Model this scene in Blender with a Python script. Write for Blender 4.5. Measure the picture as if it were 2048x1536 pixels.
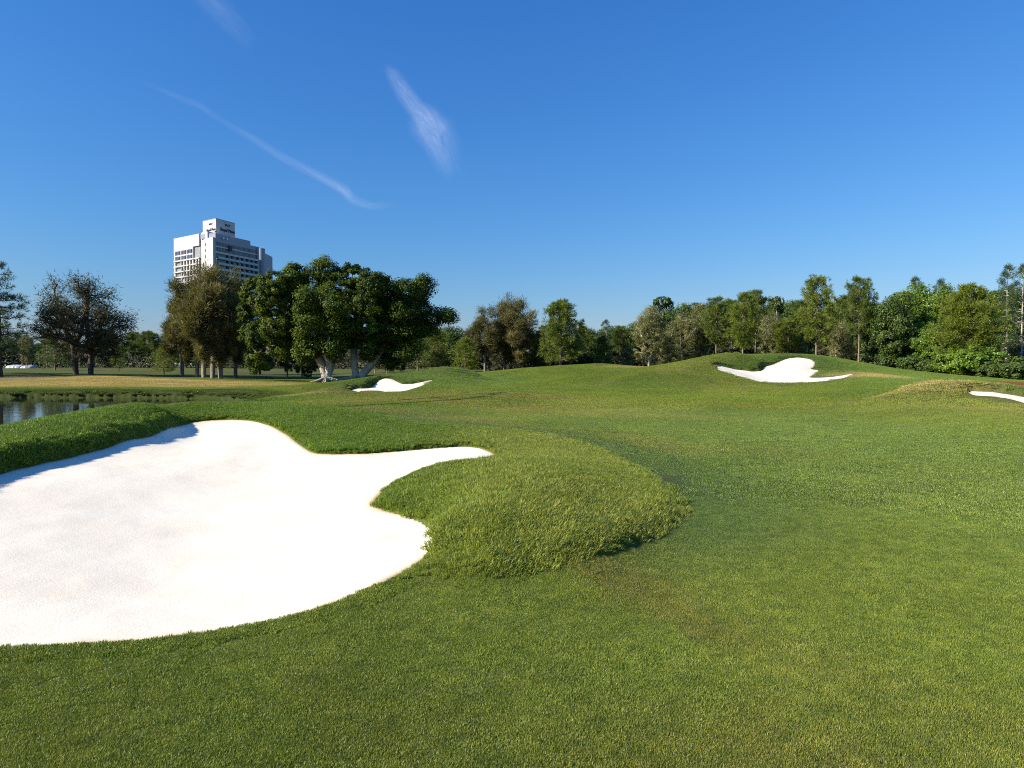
import bpy, math, random
import numpy as np
from mathutils import Vector, Matrix

scene = bpy.context.scene
for o in list(bpy.data.objects):
    bpy.data.objects.remove(o)
COL = scene.collection

# ------------------------------------------------------------------ camera
FPX = 1359.0                      # focal length in pixels of the 2048 px wide photograph
CAM_Z = 1.65
PITCH = math.atan((768 - 728) / FPX)
cam_data = bpy.data.cameras.new('camera')
cam_data.sensor_width = 36.0
cam_data.lens = 36.0 * FPX / 2048.0
cam_data.clip_start = 0.05
cam_data.clip_end = 60000
cam = bpy.data.objects.new('camera', cam_data)
cam.location = (0, 0, CAM_Z)
cam.rotation_euler = (math.pi / 2 - PITCH, 0, 0)
COL.objects.link(cam)
scene.camera = cam

# ------------------------------------------------------------------ sky, sun, exposure
SUN_EL = math.radians(31)
SUN_DIR = Vector((-0.925, -0.38, 0)).normalized() * math.cos(SUN_EL) + Vector((0, 0, math.sin(SUN_EL)))
world = bpy.data.worlds.new('World')
scene.world = world
world.use_nodes = True
wn = world.node_tree.nodes
wl = world.node_tree.links
wn.clear()
sky = wn.new('ShaderNodeTexSky')
sky.sky_type = 'NISHITA'
sky.sun_disc = False
sky.sun_elevation = SUN_EL
sky.sun_rotation = math.atan2(SUN_DIR.x, SUN_DIR.y)
sky.altitude = 0
sky.air_density = 1.6
sky.dust_density = 0.0
sky.ozone_density = 6.0
bg = wn.new('ShaderNodeBackground')
bg.inputs['Strength'].default_value = 0.1
wo = wn.new('ShaderNodeOutputWorld')
# one colour grade for the whole sky (the deep polarised blue of the photograph)
sep = wn.new('ShaderNodeSeparateColor'); comb = wn.new('ShaderNodeCombineColor')
wl.new(sky.outputs[0], sep.inputs[0])
for i, (gain, power) in enumerate(((.205, 1.35), (.495, 1.0), (1.14, .78))):
    pw = wn.new('ShaderNodeMath'); pw.operation = 'POWER'; pw.inputs[1].default_value = power
    ml = wn.new('ShaderNodeMath'); ml.operation = 'MULTIPLY'; ml.inputs[1].default_value = gain
    wl.new(sep.outputs[i], pw.inputs[0]); wl.new(pw.outputs[0], ml.inputs[0]); wl.new(ml.outputs[0], comb.inputs[i])
wl.new(comb.outputs[0], bg.inputs[0])
wl.new(bg.outputs[0], wo.inputs[0])

sun_data = bpy.data.lights.new('sun', 'SUN')
sun_data.energy = 4.6
sun_data.angle = math.radians(0.53)
sun_data.color = (1.0, 0.92, 0.80)
sun = bpy.data.objects.new('sun', sun_data)
sun.rotation_euler = SUN_DIR.to_track_quat('Z', 'Y').to_euler()
sun.location = (-40, -10, 60)
COL.objects.link(sun)

scene.view_settings.view_transform = 'Standard'
scene.view_settings.look = 'None'
scene.view_settings.gamma = 1.0
scene.view_settings.exposure = 0.9
scene.view_settings.use_curve_mapping = False
scene.render.engine = 'CYCLES'
scene.cycles.use_denoising = False
scene.cycles.pixel_filter_type = 'BLACKMAN_HARRIS'
scene.cycles.filter_width = 1.05
scene.cycles.max_bounces = 6
scene.cycles.diffuse_bounces = 3
scene.cycles.glossy_bounces = 3
scene.cycles.transmission_bounces = 3
scene.cycles.transparent_max_bounces = 12
scene.cycles.caustics_reflective = False
scene.cycles.caustics_refractive = False

# ------------------------------------------------------------------ helpers
CP, SP = math.cos(PITCH), math.sin(PITCH)
def ray(u, v):
    a = (u - 1024) / FPX
    b = (768 - v) / FPX
    return np.array([a, CP + b * SP, -SP + b * CP])
def atY(u, v, Y):
    d = ray(u, v)
    return d * (Y / d[1]) + np.array([0, 0, CAM_Z])
def atZ(u, v, z):
    d = ray(u, v)
    return d * ((z - CAM_Z) / d[2]) + np.array([0, 0, CAM_Z])
def smooth(t):
    t = np.clip(t, 0, 1)
    return t * t * (3 - 2 * t)
def vnoise(x, y, scale, seed):
    t = np.random.RandomState(seed).rand(256, 256)
    x = np.asarray(x, float) / scale + 1000.37
    y = np.asarray(y, float) / scale + 1000.71
    i = np.floor(x).astype(int)
    j = np.floor(y).astype(int)
    fx = smooth(x - i)
    fy = smooth(y - j)
    i0, i1, j0, j1 = i & 255, (i + 1) & 255, j & 255, (j + 1) & 255
    return (t[i0, j0] * (1 - fx) + t[i1, j0] * fx) * (1 - fy) + (t[i0, j1] * (1 - fx) + t[i1, j1] * fx) * fy
def fbm(x, y, scale, seed, oct=4):
    s = 0; a = 1; n = 0
    for k in range(oct):
        s = s + a * vnoise(x, y, scale / 2 ** k, seed + k)
        n += a
        a *= 0.55
    return s / n

def props(o, label=None, cat=None, group=None, kind=None):
    if label: o['label'] = label
    if cat: o['category'] = cat
    if group: o['group'] = group
    if kind: o['kind'] = kind
    return o
def mesh_np(name, verts, faces_flat, face_sizes, smooth_shade=False):
    """fast mesh from numpy arrays"""
    me = bpy.data.meshes.new(name)
    verts = np.asarray(verts, np.float32)
    me.vertices.add(len(verts))
    me.vertices.foreach_set('co', verts.ravel())
    faces_flat = np.asarray(faces_flat, np.int32).ravel()
    face_sizes = np.asarray(face_sizes, np.int32)
    me.loops.add(len(faces_flat))
    me.loops.foreach_set('vertex_index', faces_flat)
    me.polygons.add(len(face_sizes))
    starts = np.concatenate([[0], np.cumsum(face_sizes)[:-1]]).astype(np.int32)
    me.polygons.foreach_set('loop_start', starts)
    me.polygons.foreach_set('use_smooth', np.full(len(face_sizes), smooth_shade, bool))
    me.update(calc_edges=True)
    return me
def new_obj(name, me, mat=None, parent=None):
    o = bpy.data.objects.new(name, me)
    if mat is not None and len(me.materials) == 0:
        me.materials.append(mat)
    COL.objects.link(o)
    if parent is not None:
        o.parent = parent
    return o
def new_empty(name, loc=(0, 0, 0), rz=0, sc=1):
    o = bpy.data.objects.new(name, None)
    o.location = loc
    o.rotation_euler = (0, 0, rz)
    o.scale = (sc, sc, sc) if not hasattr(sc, '__len__') else sc
    o.empty_display_size = 0.3
    COL.objects.link(o)
    return o
def attr(me, name, typ, dom, data):
    a = me.attributes.new(name, typ, dom)
    key = 'vector' if typ == 'FLOAT_VECTOR' else 'color' if typ == 'FLOAT_COLOR' else 'value'
    a.data.foreach_set(key, np.asarray(data).ravel())

class NT:
    """tiny node-tree builder"""
    def __init__(self, name):
        self.mat = bpy.data.materials.new(name)
        self.mat.use_nodes = True
        self.t = self.mat.node_tree
        self.t.nodes.clear()
        self.out = self.t.nodes.new('ShaderNodeOutputMaterial')
    def n(self, typ, **kw):
        nd = self.t.nodes.new(typ)
        for k, v in kw.items():
            setattr(nd, k, v)
        return nd
    def l(self, a, b):
        self.t.links.new(a, b)
    def set(self, nd, **kw):
        for k, v in kw.items():
            nd.inputs[k.replace('_', ' ')].default_value = v
    def noise(self, scale, detail=3, rough=0.55, vec=None):
        nd = self.n('ShaderNodeTexNoise')
        nd.inputs['Scale'].default_value = scale
        nd.inputs['Detail'].default_value = detail
        nd.inputs['Roughness'].default_value = rough
        if vec is not None:
            self.l(vec, nd.inputs['Vector'])
        return nd
    def ramp(self, fac, stops):
        nd = self.n('ShaderNodeValToRGB')
        e = nd.color_ramp.elements
        while len(e) < len(stops):
            e.new(0.5)
        for el, (p, c) in zip(e, stops):
            el.position = p
            el.color = (*c, 1) if len(c) == 3 else c
        self.l(fac, nd.inputs[0])
        return nd.outputs[0]
    def mix(self, fac, a, b, blend='MIX'):
        nd = self.n('ShaderNodeMix', data_type='RGBA', blend_type=blend)
        for i, x in ((0, fac), (6, a), (7, b)):
            if isinstance(x, bpy.types.NodeSocket):
                self.l(x, nd.inputs[i])
            elif i == 0:
                nd.inputs[0].default_value = x
            else:
                nd.inputs[i].default_value = (*x, 1)
        return nd.outputs[2]
    def principled(self, color, rough=0.6, spec=0.3, **kw):
        p = self.n('ShaderNodeBsdfPrincipled')
        if isinstance(color, bpy.types.NodeSocket):
            self.l(color, p.inputs['Base Color'])
        else:
            p.inputs['Base Color'].default_value = (*color, 1)
        p.inputs['Roughness'].default_value = rough
        p.inputs['Specular IOR Level'].default_value = spec
        for k, v in kw.items():
            p.inputs[k].default_value = v
        return p
    def bump(self, height, strength, dist, target):
        b = self.n('ShaderNodeBump')
        b.inputs['Strength'].default_value = strength
        b.inputs['Distance'].default_value = dist
        self.l(height, b.inputs['Height'])
        self.l(b.outputs[0], target.inputs['Normal'])
    def finish(self, shader):
        self.l(shader.outputs[0], self.out.inputs['Surface'])
        return self.mat

# ------------------------------------------------------------------ terrain heights
CTRL = []
def cy(*pts):
    for u, v, Y in pts: CTRL.append(atY(u, v, Y))
def cz(*pts):
    for u, v, z in pts: CTRL.append(atZ(u, v, z))
# foreground turf
cz((-200, 1540, 0), (0, 1536, 0), (500, 1536, 0), (1000, 1536, 0), (1500, 1536, 0), (2048, 1536, 0), (2500, 1536, 0.02), (0, 2400, 0), (1024, 2400, 0), (2048, 2400, 0),
   (300, 1400, 0), (700, 1330, 0), (1200, 1300, 0), (1700, 1300, 0), (2150, 1300, .02),
   (1000, 1200, 0), (1250, 1125, 0), (1420, 1010, .01), (1600, 1150, 0), (2048, 1150, .03),
   (1600, 1000, .04), (2048, 1000, .12), (1300, 920, .06), (1600, 900, .13), (2048, 900, .3), (1450, 930, .06), (1800, 950, .1))
# near sand
cz((-300, 1310, 0), (0, 1299, -.02), (300, 1282, -.03), (560, 1241, -.03), (690, 1203, -.01), (780, 1158, 0), (870, 1070, .0),
   (300, 1150, -.12), (600, 1120, -.11), (700, 1040, -.03), (550, 1000, .0), (400, 950, .12), (150, 1050, .04), (0, 1100, .03), (-150, 1100, .07), (0, 1000, .18),
   (100, 975, .19), (300, 900, .29), (200, 940, .23), (450, 900, .27), (580, 930, .13),
   (450, 845, .43), (365, 851, .41), (300, 872, .38), (200, 900, .34), (100, 925, .31), (0, 948, .28), (-150, 990, .26), (-300, 1040, .25),
   (575, 870, .36), (640, 909, .24), (780, 905, .22), (900, 895, .24), (990, 914, .24), (850, 915, .19), (748, 1008, .06), (780, 960, .12))
# bank crest behind the near sand and the slope to the pond
cy((-300, 955, 8.4), (-150, 920, 8.9), (0, 882, 9.8), (100, 858, 10.7), (200, 836, 11.8), (300, 819, 13.4), (390, 809, 15.2), (480, 806, 16.4), (560, 809, 15.8),
   (640, 822, 14.6), (700, 836, 14.0), (800, 851, 13.6), (900, 856, 13.6), (1000, 862, 13.4), (1100, 878, 12.6))
for u, v, Y, z in ((-300, 0, 11, .3), (0, 0, 12.6, .25), (200, 0, 15.2, .2), (390, 0, 19, .1), (390, 0, 23.5, -.6), (150, 0, 20, -.8), (0, 0, 16.5, -.7), (520, 0, 20.5, .15), (560, 0, 26, -.15), (640, 0, 19.5, .25), (-300, 0, 14.5, -.6)):
    CTRL.append(np.array([(u - 1024) / FPX * Y, Y, z]))
# right mound of rough
cz((880, 934, .33), (1000, 930, .40), (1100, 950, .40), (1200, 985, .22), (1000, 1050, .25), (1130, 1050, .21), (880, 1050, .16), (1250, 1045, .10), (900, 1120, .05), (1050, 1130, .05),
   (1150, 918, .22), (1060, 905, .24), (1250, 935, .12), (1340, 980, .05), (1300, 1070, .02), (850, 975, .2))
# fairway
cy((1200, 862, 14.6), (1000, 846, 16), (800, 831, 19.5), (1250, 850, 17), (1600, 850, 16), (2048, 840, 15), (760, 816, 22), (1000, 829, 19.6), (1300, 828, 21), (1550, 828, 20), (1750, 838, 17.5),
   (1150, 806, 27), (1300, 800, 30), (1500, 800, 29), (1100, 785, 36), (1250, 778, 40), (1400, 785, 37), (1700, 775, 38), (1550, 770, 45), (1620, 785, 35),
   (1000, 792, 31), (920, 797, 29.5), (980, 786, 33), (850, 802, 28), (1060, 800, 29))
# mound and bunker on the right edge
cy((1900, 759, 26.5), (1830, 768, 26.5), (2048, 774, 24.5), (2200, 790, 22), (1940, 788, 22.5), (2048, 804, 20), (2200, 830, 18), (1990, 792, 21.6), (1720, 800, 26), (1850, 800, 21.5), (1950, 818, 18.8), (2048, 826, 17.6), (1780, 785, 28), (1820, 815, 19.5))
for u, Y, z in ((1900, 31, .8), (2048, 29, .6), (2200, 27, .5), (2000, 45, .3), (2300, 45, .2), (1900, 45, .35), (2500, 30, .2), (2500, 60, .2)):
    CTRL.append(np.array([(u - 1024) / FPX * Y, Y, z]))
# far bunker hill
cy((1430, 735, 49), (1480, 749, 47.5), (1520, 763, 46), (1600, 765, 46), (1660, 761, 46.5), (1705, 750, 48), (1560, 745, 50), (1600, 730, 52.5), (1600, 716, 56), (1520, 742, 50.5), (1470, 738, 50.5),
   (1480, 714, 53.5), (1440, 716, 53), (1400, 720, 53), (1300, 733, 53), (1200, 745, 52), (1510, 716, 55), (1570, 710, 58), (1640, 712, 58.5), (1700, 722, 58), (1760, 735, 56), (1800, 745, 54), (1860, 756, 49),
   (1350, 745, 47.5), (1420, 755, 45), (1300, 762, 45), (1200, 765, 48), (1640, 745, 51), (1700, 740, 52.5), (1780, 758, 45), (1800, 766, 41))
# green plateau and the ridge behind it
cy((1100, 753, 64), (1250, 752, 62), (1000, 760, 58), (1100, 766, 50), (1050, 736, 76), (1120, 731, 78), (1200, 727, 79), (1290, 733, 77), (960, 745, 73), (1000, 741, 75), (1150, 744, 70), (1050, 748, 68))
# left far bunker and its mounds
cy((705, 782, 41), (730, 781, 41.5), (775, 784, 41), (820, 779, 42.5), (865, 762, 45.5), (770, 757, 47.5), (740, 772, 44.5), (820, 768, 45.5), (770, 752.5, 49.5), (735, 760, 48), (700, 768, 46), (690, 776, 43), (820, 757, 49.5), (850, 755, 49.5),
   (900, 746, 55), (870, 749, 53), (940, 748, 58), (870, 772, 42), (900, 768, 45), (930, 757, 52), (800, 793, 34), (700, 795, 34), (640, 781, 46), (640, 797, 33), (570, 795, 36), (930, 778, 39))
# left: shore, dry mound and parkland
cy((650, 765, 75), (580, 769, 62), (500, 770, 60), (450, 782, 50), (400, 762, 73), (300, 758, 72), (200, 753, 72), (100, 757, 72), (0, 762, 70), (-200, 762, 70), (0, 748, 80), (160, 749, 82), (300, 752, 84), (420, 755, 82), (500, 757, 84), (560, 756, 84),
   (200, 770, 60), (100, 773, 59), (300, 774, 58.5), (400, 778, 55), (0, 775, 58), (-200, 777, 58), (725, 755, 84), (800, 750, 88), (850, 750, 88), (900, 748, 92), (650, 752, 98))
for u, Y, z in ((0, 110, .8), (250, 110, .55), (500, 110, .3), (750, 110, .35), (950, 110, .5), (1150, 110, .6), (1400, 90, .6), (1600, 90, .6), (1800, 80, .4), (1400, 120, .7), (1800, 120, .7), (2100, 100, .5), (-300, 110, .8),
                (0, 200, .8), (700, 200, .8), (1400, 200, .8), (2048, 200, .8), (2600, 100, .5), (2600, 200, .8), (-600, 200, .8), (-600, 70, .0), (1100, 92, .6), (1280, 92, .6), (1000, 90, .5)):
    CTRL.append(np.array([(u - 1024) / FPX * Y, Y, z]))
CTRL = np.array(CTRL)

def qmap(x, y):
    return np.stack([np.arctan2(x, np.maximum(y, 1e-3)), np.log(np.hypot(x, y) + 0.3) * 0.55], -1)
def _tps(r2):
    return 0.5 * r2 * np.log(r2 + 1e-12)
_Q = qmap(CTRL[:, 0], CTRL[:, 1])
_n = len(_Q)
_K = _tps(((_Q[:, None] - _Q[None]) ** 2).sum(-1)) + np.eye(_n) * 2.5e-5
_P = np.c_[np.ones(_n), _Q]
_A = np.zeros((_n + 3, _n + 3))
_A[:_n, :_n] = _K; _A[:_n, _n:] = _P; _A[_n:, :_n] = _P.T
# heights are interpolated scaled by range so that near and far errors weigh alike in the picture
_rng = np.hypot(CTRL[:, 0], CTRL[:, 1]) + 1.0
_wts = np.linalg.solve(_A, np.r_[CTRL[:, 2], 0, 0, 0])
def base_height(x, y):
    x = np.atleast_1d(np.asarray(x, float)); y = np.atleast_1d(np.asarray(y, float))
    out = np.empty(x.shape)
    sh = x.shape
    x = x.ravel(); y = y.ravel(); out = out.ravel()
    for s in range(0, len(x), 20000):
        q = qmap(x[s:s + 20000], y[s:s + 20000])
        r2 = ((q[:, None] - _Q[None]) ** 2).sum(-1)
        out[s:s + 20000] = _tps(r2) @ _wts[:_n] + _wts[_n] + q @ _wts[_n + 1:]
    r = np.hypot(x, y)
    k = smooth((r - 130) / 80)
    out = np.clip(out, -2.5, 3.2) * (1 - k) + 0.8 * k
    th = np.abs(np.arctan2(x, y))
    k = smooth((th - 0.75) / 0.35)
    out = out * (1 - k) + (0.1 + 0.5 * smooth((r - 20) / 80)) * k
    k = smooth((2.2 - r) / 1.4)
    return (out * (1 - k)).reshape(sh)

def drape(poly):
    """photograph outline -> ground outline, by marching each sight line down to the terrain"""
    res = []
    t = np.concatenate([np.linspace(1.5, 30, 1500), np.linspace(30.05, 95, 1300)])
    for u, v in poly:
        d = ray(u, v)
        p = d[None] * t[:, None]
        h = base_height(p[:, 0], p[:, 1])
        below = np.nonzero(p[:, 2] + CAM_Z < h)[0]
        i = below[0] if len(below) else len(t) - 1
        res.append((p[i, 0], p[i, 1]))
    return np.array(res)

def dense(pts, step):
    """Catmull-Rom resample of a closed outline whose columns are x, y, extras"""
    n = len(pts); out = []
    for i in range(n):
        p0, p1, p2, p3 = pts[i - 1], pts[i], pts[(i + 1) % n], pts[(i + 2) % n]
        m = max(1, int(np.hypot(*(p2 - p1)[:2]) / step))
        for k in range(m):
            t = k / m
            out.append(0.5 * ((2 * p1) + (-p0 + p2) * t + (2 * p0 - 5 * p1 + 4 * p2 - p3) * t * t + (-p0 + 3 * p1 - 3 * p2 + p3) * t ** 3))
    return np.array(out)

def poly_field(x, y, P, extra):
    """signed distance (negative inside) to a closed outline and the outline's extra value at the nearest point"""
    A = P; B = np.roll(P, -1, 0)
    best = np.full(x.shape, 1e9); val = np.zeros(x.shape)
    inside = np.zeros(x.shape, bool)
    eB = np.roll(extra, -1)
    for k in range(len(A)):
        ax, ay = A[k]; bx, by = B[k]
        dx, dy = bx - ax, by - ay
        L2 = dx * dx + dy * dy + 1e-12
        t = np.clip(((x - ax) * dx + (y - ay) * dy) / L2, 0, 1)
        d = (x - ax - t * dx) ** 2 + (y - ay - t * dy) ** 2
        m = d < best
        best[m] = d[m]
        val[m] = (extra[k] * (1 - t) + eB[k] * t)[m]
        c = ((ay > y) != (by > y))
        if abs(dy) > 1e-12:
            inside ^= c & (x < dx * (y - ay) / dy + ax)
    return np.where(inside, -1, 1) * np.sqrt(best), val

# sand outlines in the photograph, with the height of the turf lip at each point
SAND = [
 # near bunker
 dict(lip_w=.13, fall=1.3, pts=[(-350, 1060, .17), (-200, 1012, .18), (-100, 980, .19), (0, 949, .18), (100, 925, .17), (200, 901, .15), (300, 873, .09), (365, 851, .05), (400, 844, .05), (450, 840, .05), (500, 842, .07), (540, 852, .07), (575, 871, .07), (605, 893, .06), (640, 908, .05),
   (700, 909, .05), (780, 905, .05), (850, 899, .06), (920, 894, .06), (960, 896, .05), (985, 905, .04), (993, 914, .03), (985, 922, .03), (940, 925, .02), (880, 932, .02), (830, 947, .02), (785, 970, .025), (755, 995, .03), (748, 1010, .04), (770, 1022, .05), (810, 1032, .05), (845, 1045, .05), (862, 1058, .05), (867, 1075, .04), (862, 1095, .03),
   (845, 1117, .02), (815, 1138, .02), (780, 1158, .02), (730, 1185, .02), (690, 1203, .02), (640, 1220, .02), (560, 1241, .02), (450, 1262, .02), (300, 1282, .02), (150, 1294, .02), (0, 1299, .02), (-200, 1300, .02), (-350, 1250, .05)]),
 # far bunker on the hill
 dict(lip_w=.35, fall=2.2, pts=[(1431, 735, .30), (1440, 732, .28), (1460, 736, .16), (1480, 740, .14), (1505, 743, .2), (1521, 742, .36), (1530, 733, .36), (1545, 729, .22), (1562, 722, .2), (1580, 716, .15), (1600, 715, .12), (1618, 718, .12), (1630, 725, .12), (1626, 735, .12), (1624, 738, .1), (1638, 740, .08), (1626, 749, .06), (1621, 755, .06), (1660, 754, .06), (1690, 750, .05), (1708, 747, .05),
   (1690, 755, .04), (1660, 761, .04), (1620, 765, .04), (1560, 766, .04), (1520, 764, .04), (1490, 757, .05), (1460, 748, .06), (1440, 742, .1)]),
 # left far bunker under the fig
 dict(lip_w=.35, fall=2.0, pts=[(704, 779, .26), (715, 777, .22), (730, 777, .26), (741, 775, .32), (748, 770, .3), (757, 762, .2), (764, 758, .2), (773, 756.5, .12), (784, 758, .1), (796, 764, .12), (806, 768, .14), (825, 768, .16), (845, 764, .14), (866, 760.5, .08), (850, 768, .04), (835, 774, .03), (815, 780, .03), (795, 783.5, .03), (775, 784, .03), (760, 781, .03), (735, 781, .03), (715, 785, .03), (703, 785, .1)]),
 # bunker cut by the right edge
 dict(lip_w=.25, fall=1.5, pts=[(1936, 786, .20), (1942, 782.5, .24), (1955, 783, .25), (1985, 784, .2), (2010, 788, .2), (2048, 794, .22), (2110, 806, .2), (2190, 822, .2), (2190, 840, .05), (2110, 826, .04), (2048, 806, .04), (2020, 798, .03), (1990, 793, .03), (1960, 792, .03), (1942, 791, .1)]),
]
for S in SAND:
    a = np.array(S['pts'], float)
    xy = drape(a[:, :2])
    near = S is SAND[0]
    d = dense(np.c_[xy, a[:, 2]], 0.18 if near else 0.5)
    S['P'] = d[:, :2]; S['L'] = np.clip(d[:, 2], .015, 1)
    S['box'] = (d[:, 0].min(), d[:, 0].max(), d[:, 1].min(), d[:, 1].max())

# edge of the unmown rough round the near bunker, with the height of its step above the mown turf
_r = [(-600, 1250, .0), (-500, 900, 0), (-400, 860, 0)]
ROUGH_IMG = [(748, 1180, 0.050), (790, 1172, 0.050), (850, 1166, 0.050), (920, 1163, 0.050), (1000, 1157, 0.050), (1080, 1146, 0.050), (1150, 1127, 0.050), (1210, 1113, 0.050), (1260, 1100, 0.050), (1310, 1074, 0.050), (1350, 1040, 0.050), (1368, 1010, 0.050), (1355, 990, 0.050), (1330, 966, 0.050), (1280, 935, 0.050), (1210, 903, 0.050), (1150, 886, 0.050), (1100, 875, 0.050), (1000, 860, 0.050), (900, 852, 0.050), (800, 845, 0.050)]
_xy = drape([(u, v) for u, v, e in ROUGH_IMG])
_e = [e for u, v, e in ROUGH_IMG]
_hid = [(-3.2, 16.5), (-5, 20), (-9, 21), (-14, 18), (-16, 10), (-14, 5.5), (-8.6, 4.6), (-7.0, 3.95), (-5.5, 4.2), (-3.8, 4.4), (-2.4, 4.8), (-1.6, 5.0)]
_near = np.array(_xy[0])
_all = np.r_[np.c_[_xy, _e], np.c_[np.array(_hid), np.zeros(len(_hid))]]
_all = dense(_all, 0.32)
ROUGH_P, ROUGH_E = _all[:, :2], np.clip(_all[:, 2], 0, 1)

# pond outline on the ground
POND = dense(np.array([(-150, 20.), (-150, 52), (-90, 54), (-60, 53.5), (-45, 53.6), (-34, 53.2), (-27, 52.4), (-22, 50.5), (-18.5, 47), (-16.5, 42), (-15.5, 36), (-14, 30), (-12.5, 24.5), (-13, 21.5), (-16, 20.5), (-22, 18.5), (-40, 15), (-80, 12)]), 1.0)
WATER_Z = -1.0

# small hummocks: photograph column, row, depth, height, half widths
BUMPS = [(898, 750, 56.5, .42, 2.6, 2.6), (1478, 720, 54.0, .12, 1.6, 1.5), (960, 793, 31.5, .10, 3.0, 1.6)]
def in_box(x, y, b, m):
    return (x > b[0] - m) & (x < b[1] + m) & (y > b[2] - m) & (y < b[3] + m)

def ground(x, y, full=False):
    """terrain height, and the fields that say what grows there"""
    x = np.asarray(x, float); y = np.asarray(y, float)
    b = base_height(x, y)
    for bu, bv, bY, amp, sx_, sy_ in BUMPS:
        c_ = atY(bu, bv, bY)
        b = b + amp * np.exp(-((x - c_[0]) / sx_) ** 2 - ((y - bY) / sy_) ** 2)
    z = b.copy()
    dsand = np.full(x.shape, 50.0); lipv = np.zeros(x.shape); which = np.full(x.shape, -1)
    for k, S in enumerate(SAND):
        m = in_box(x, y, S['box'], 3.2 if k == 0 else 4)
        if not m.any(): continue
        d, L = poly_field(x[m], y[m], S['P'], S['L'])
        out = d > 0
        add = np.where(out, L * smooth(d / S['lip_w']) * np.exp(-(np.maximum(d, 0) / S['fall']) ** 2), -0.07 * smooth(-d / 0.06))
        z[m] += add
        mm = d < dsand[m]
        t = dsand[m]; t[mm] = d[mm]; dsand[m] = t
        t = lipv[m]; t[mm] = L[mm]; lipv[m] = t
        t = which[m]; t[mm] = k; which[m] = t
    rough = np.full(x.shape, 50.0)
    m = in_box(x, y, (-16, 6, 3, 22), 1)
    if m.any():
        d, e = poly_field(x[m], y[m], ROUGH_P, ROUGH_E)
        din = np.maximum(-d, 0)
        z[m] += e * smooth(din / 0.22) * np.exp(-(din / 1.1) ** 2) * smooth((dsand[m] - .05) / .25)
        rough[m] = d
    pond = np.full(x.shape, 50.0)
    m = in_box(x, y, (-150, -10, 10, 56), 6)
    if m.any():
        d, _ = poly_field(x[m], y[m], POND, np.zeros(len(POND)))
        pond[m] = d
        zz = z[m]
        bank = np.where(d < 0, WATER_Z - 0.15 - 1.2 * smooth(-d / 3.0), WATER_Z - 0.12 + 0.42 * smooth(d / 0.5) + 0.32 * np.maximum(d - .5, 0))
        z[m] = np.where(d < 0, np.minimum(zz, bank), np.where(y[m] > 40, np.minimum(zz, np.maximum(bank, -.75)) , np.minimum(zz, bank + 0.0)))
        z[m] = np.where((d > 0) & (z[m] < WATER_Z + .25 * smooth(d / .5)), WATER_Z - .12 + .42 * smooth(d / .5), z[m])
    # slight unevenness
    z = z + (fbm(x, y, 1.1, 5, 3) - .5) * 0.014 * smooth(np.hypot(x, y) / 4) + (fbm(x, y, 6, 9, 2) - .5) * 0.05 * smooth(np.hypot(x, y) / 15)
    if full:
        return z, dict(sand=dsand, lip=lipv, which=which, rough=rough, pond=pond, base=b)
    return z

def ell(x, y, u, v, Y, rx, ry, soft=0.5):
    c = atY(u, v, Y)
    d = np.hypot((x - c[0]) / rx, (y - c[1]) / ry)
    return 1 - smooth((d - (1 - soft)) / soft)

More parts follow.
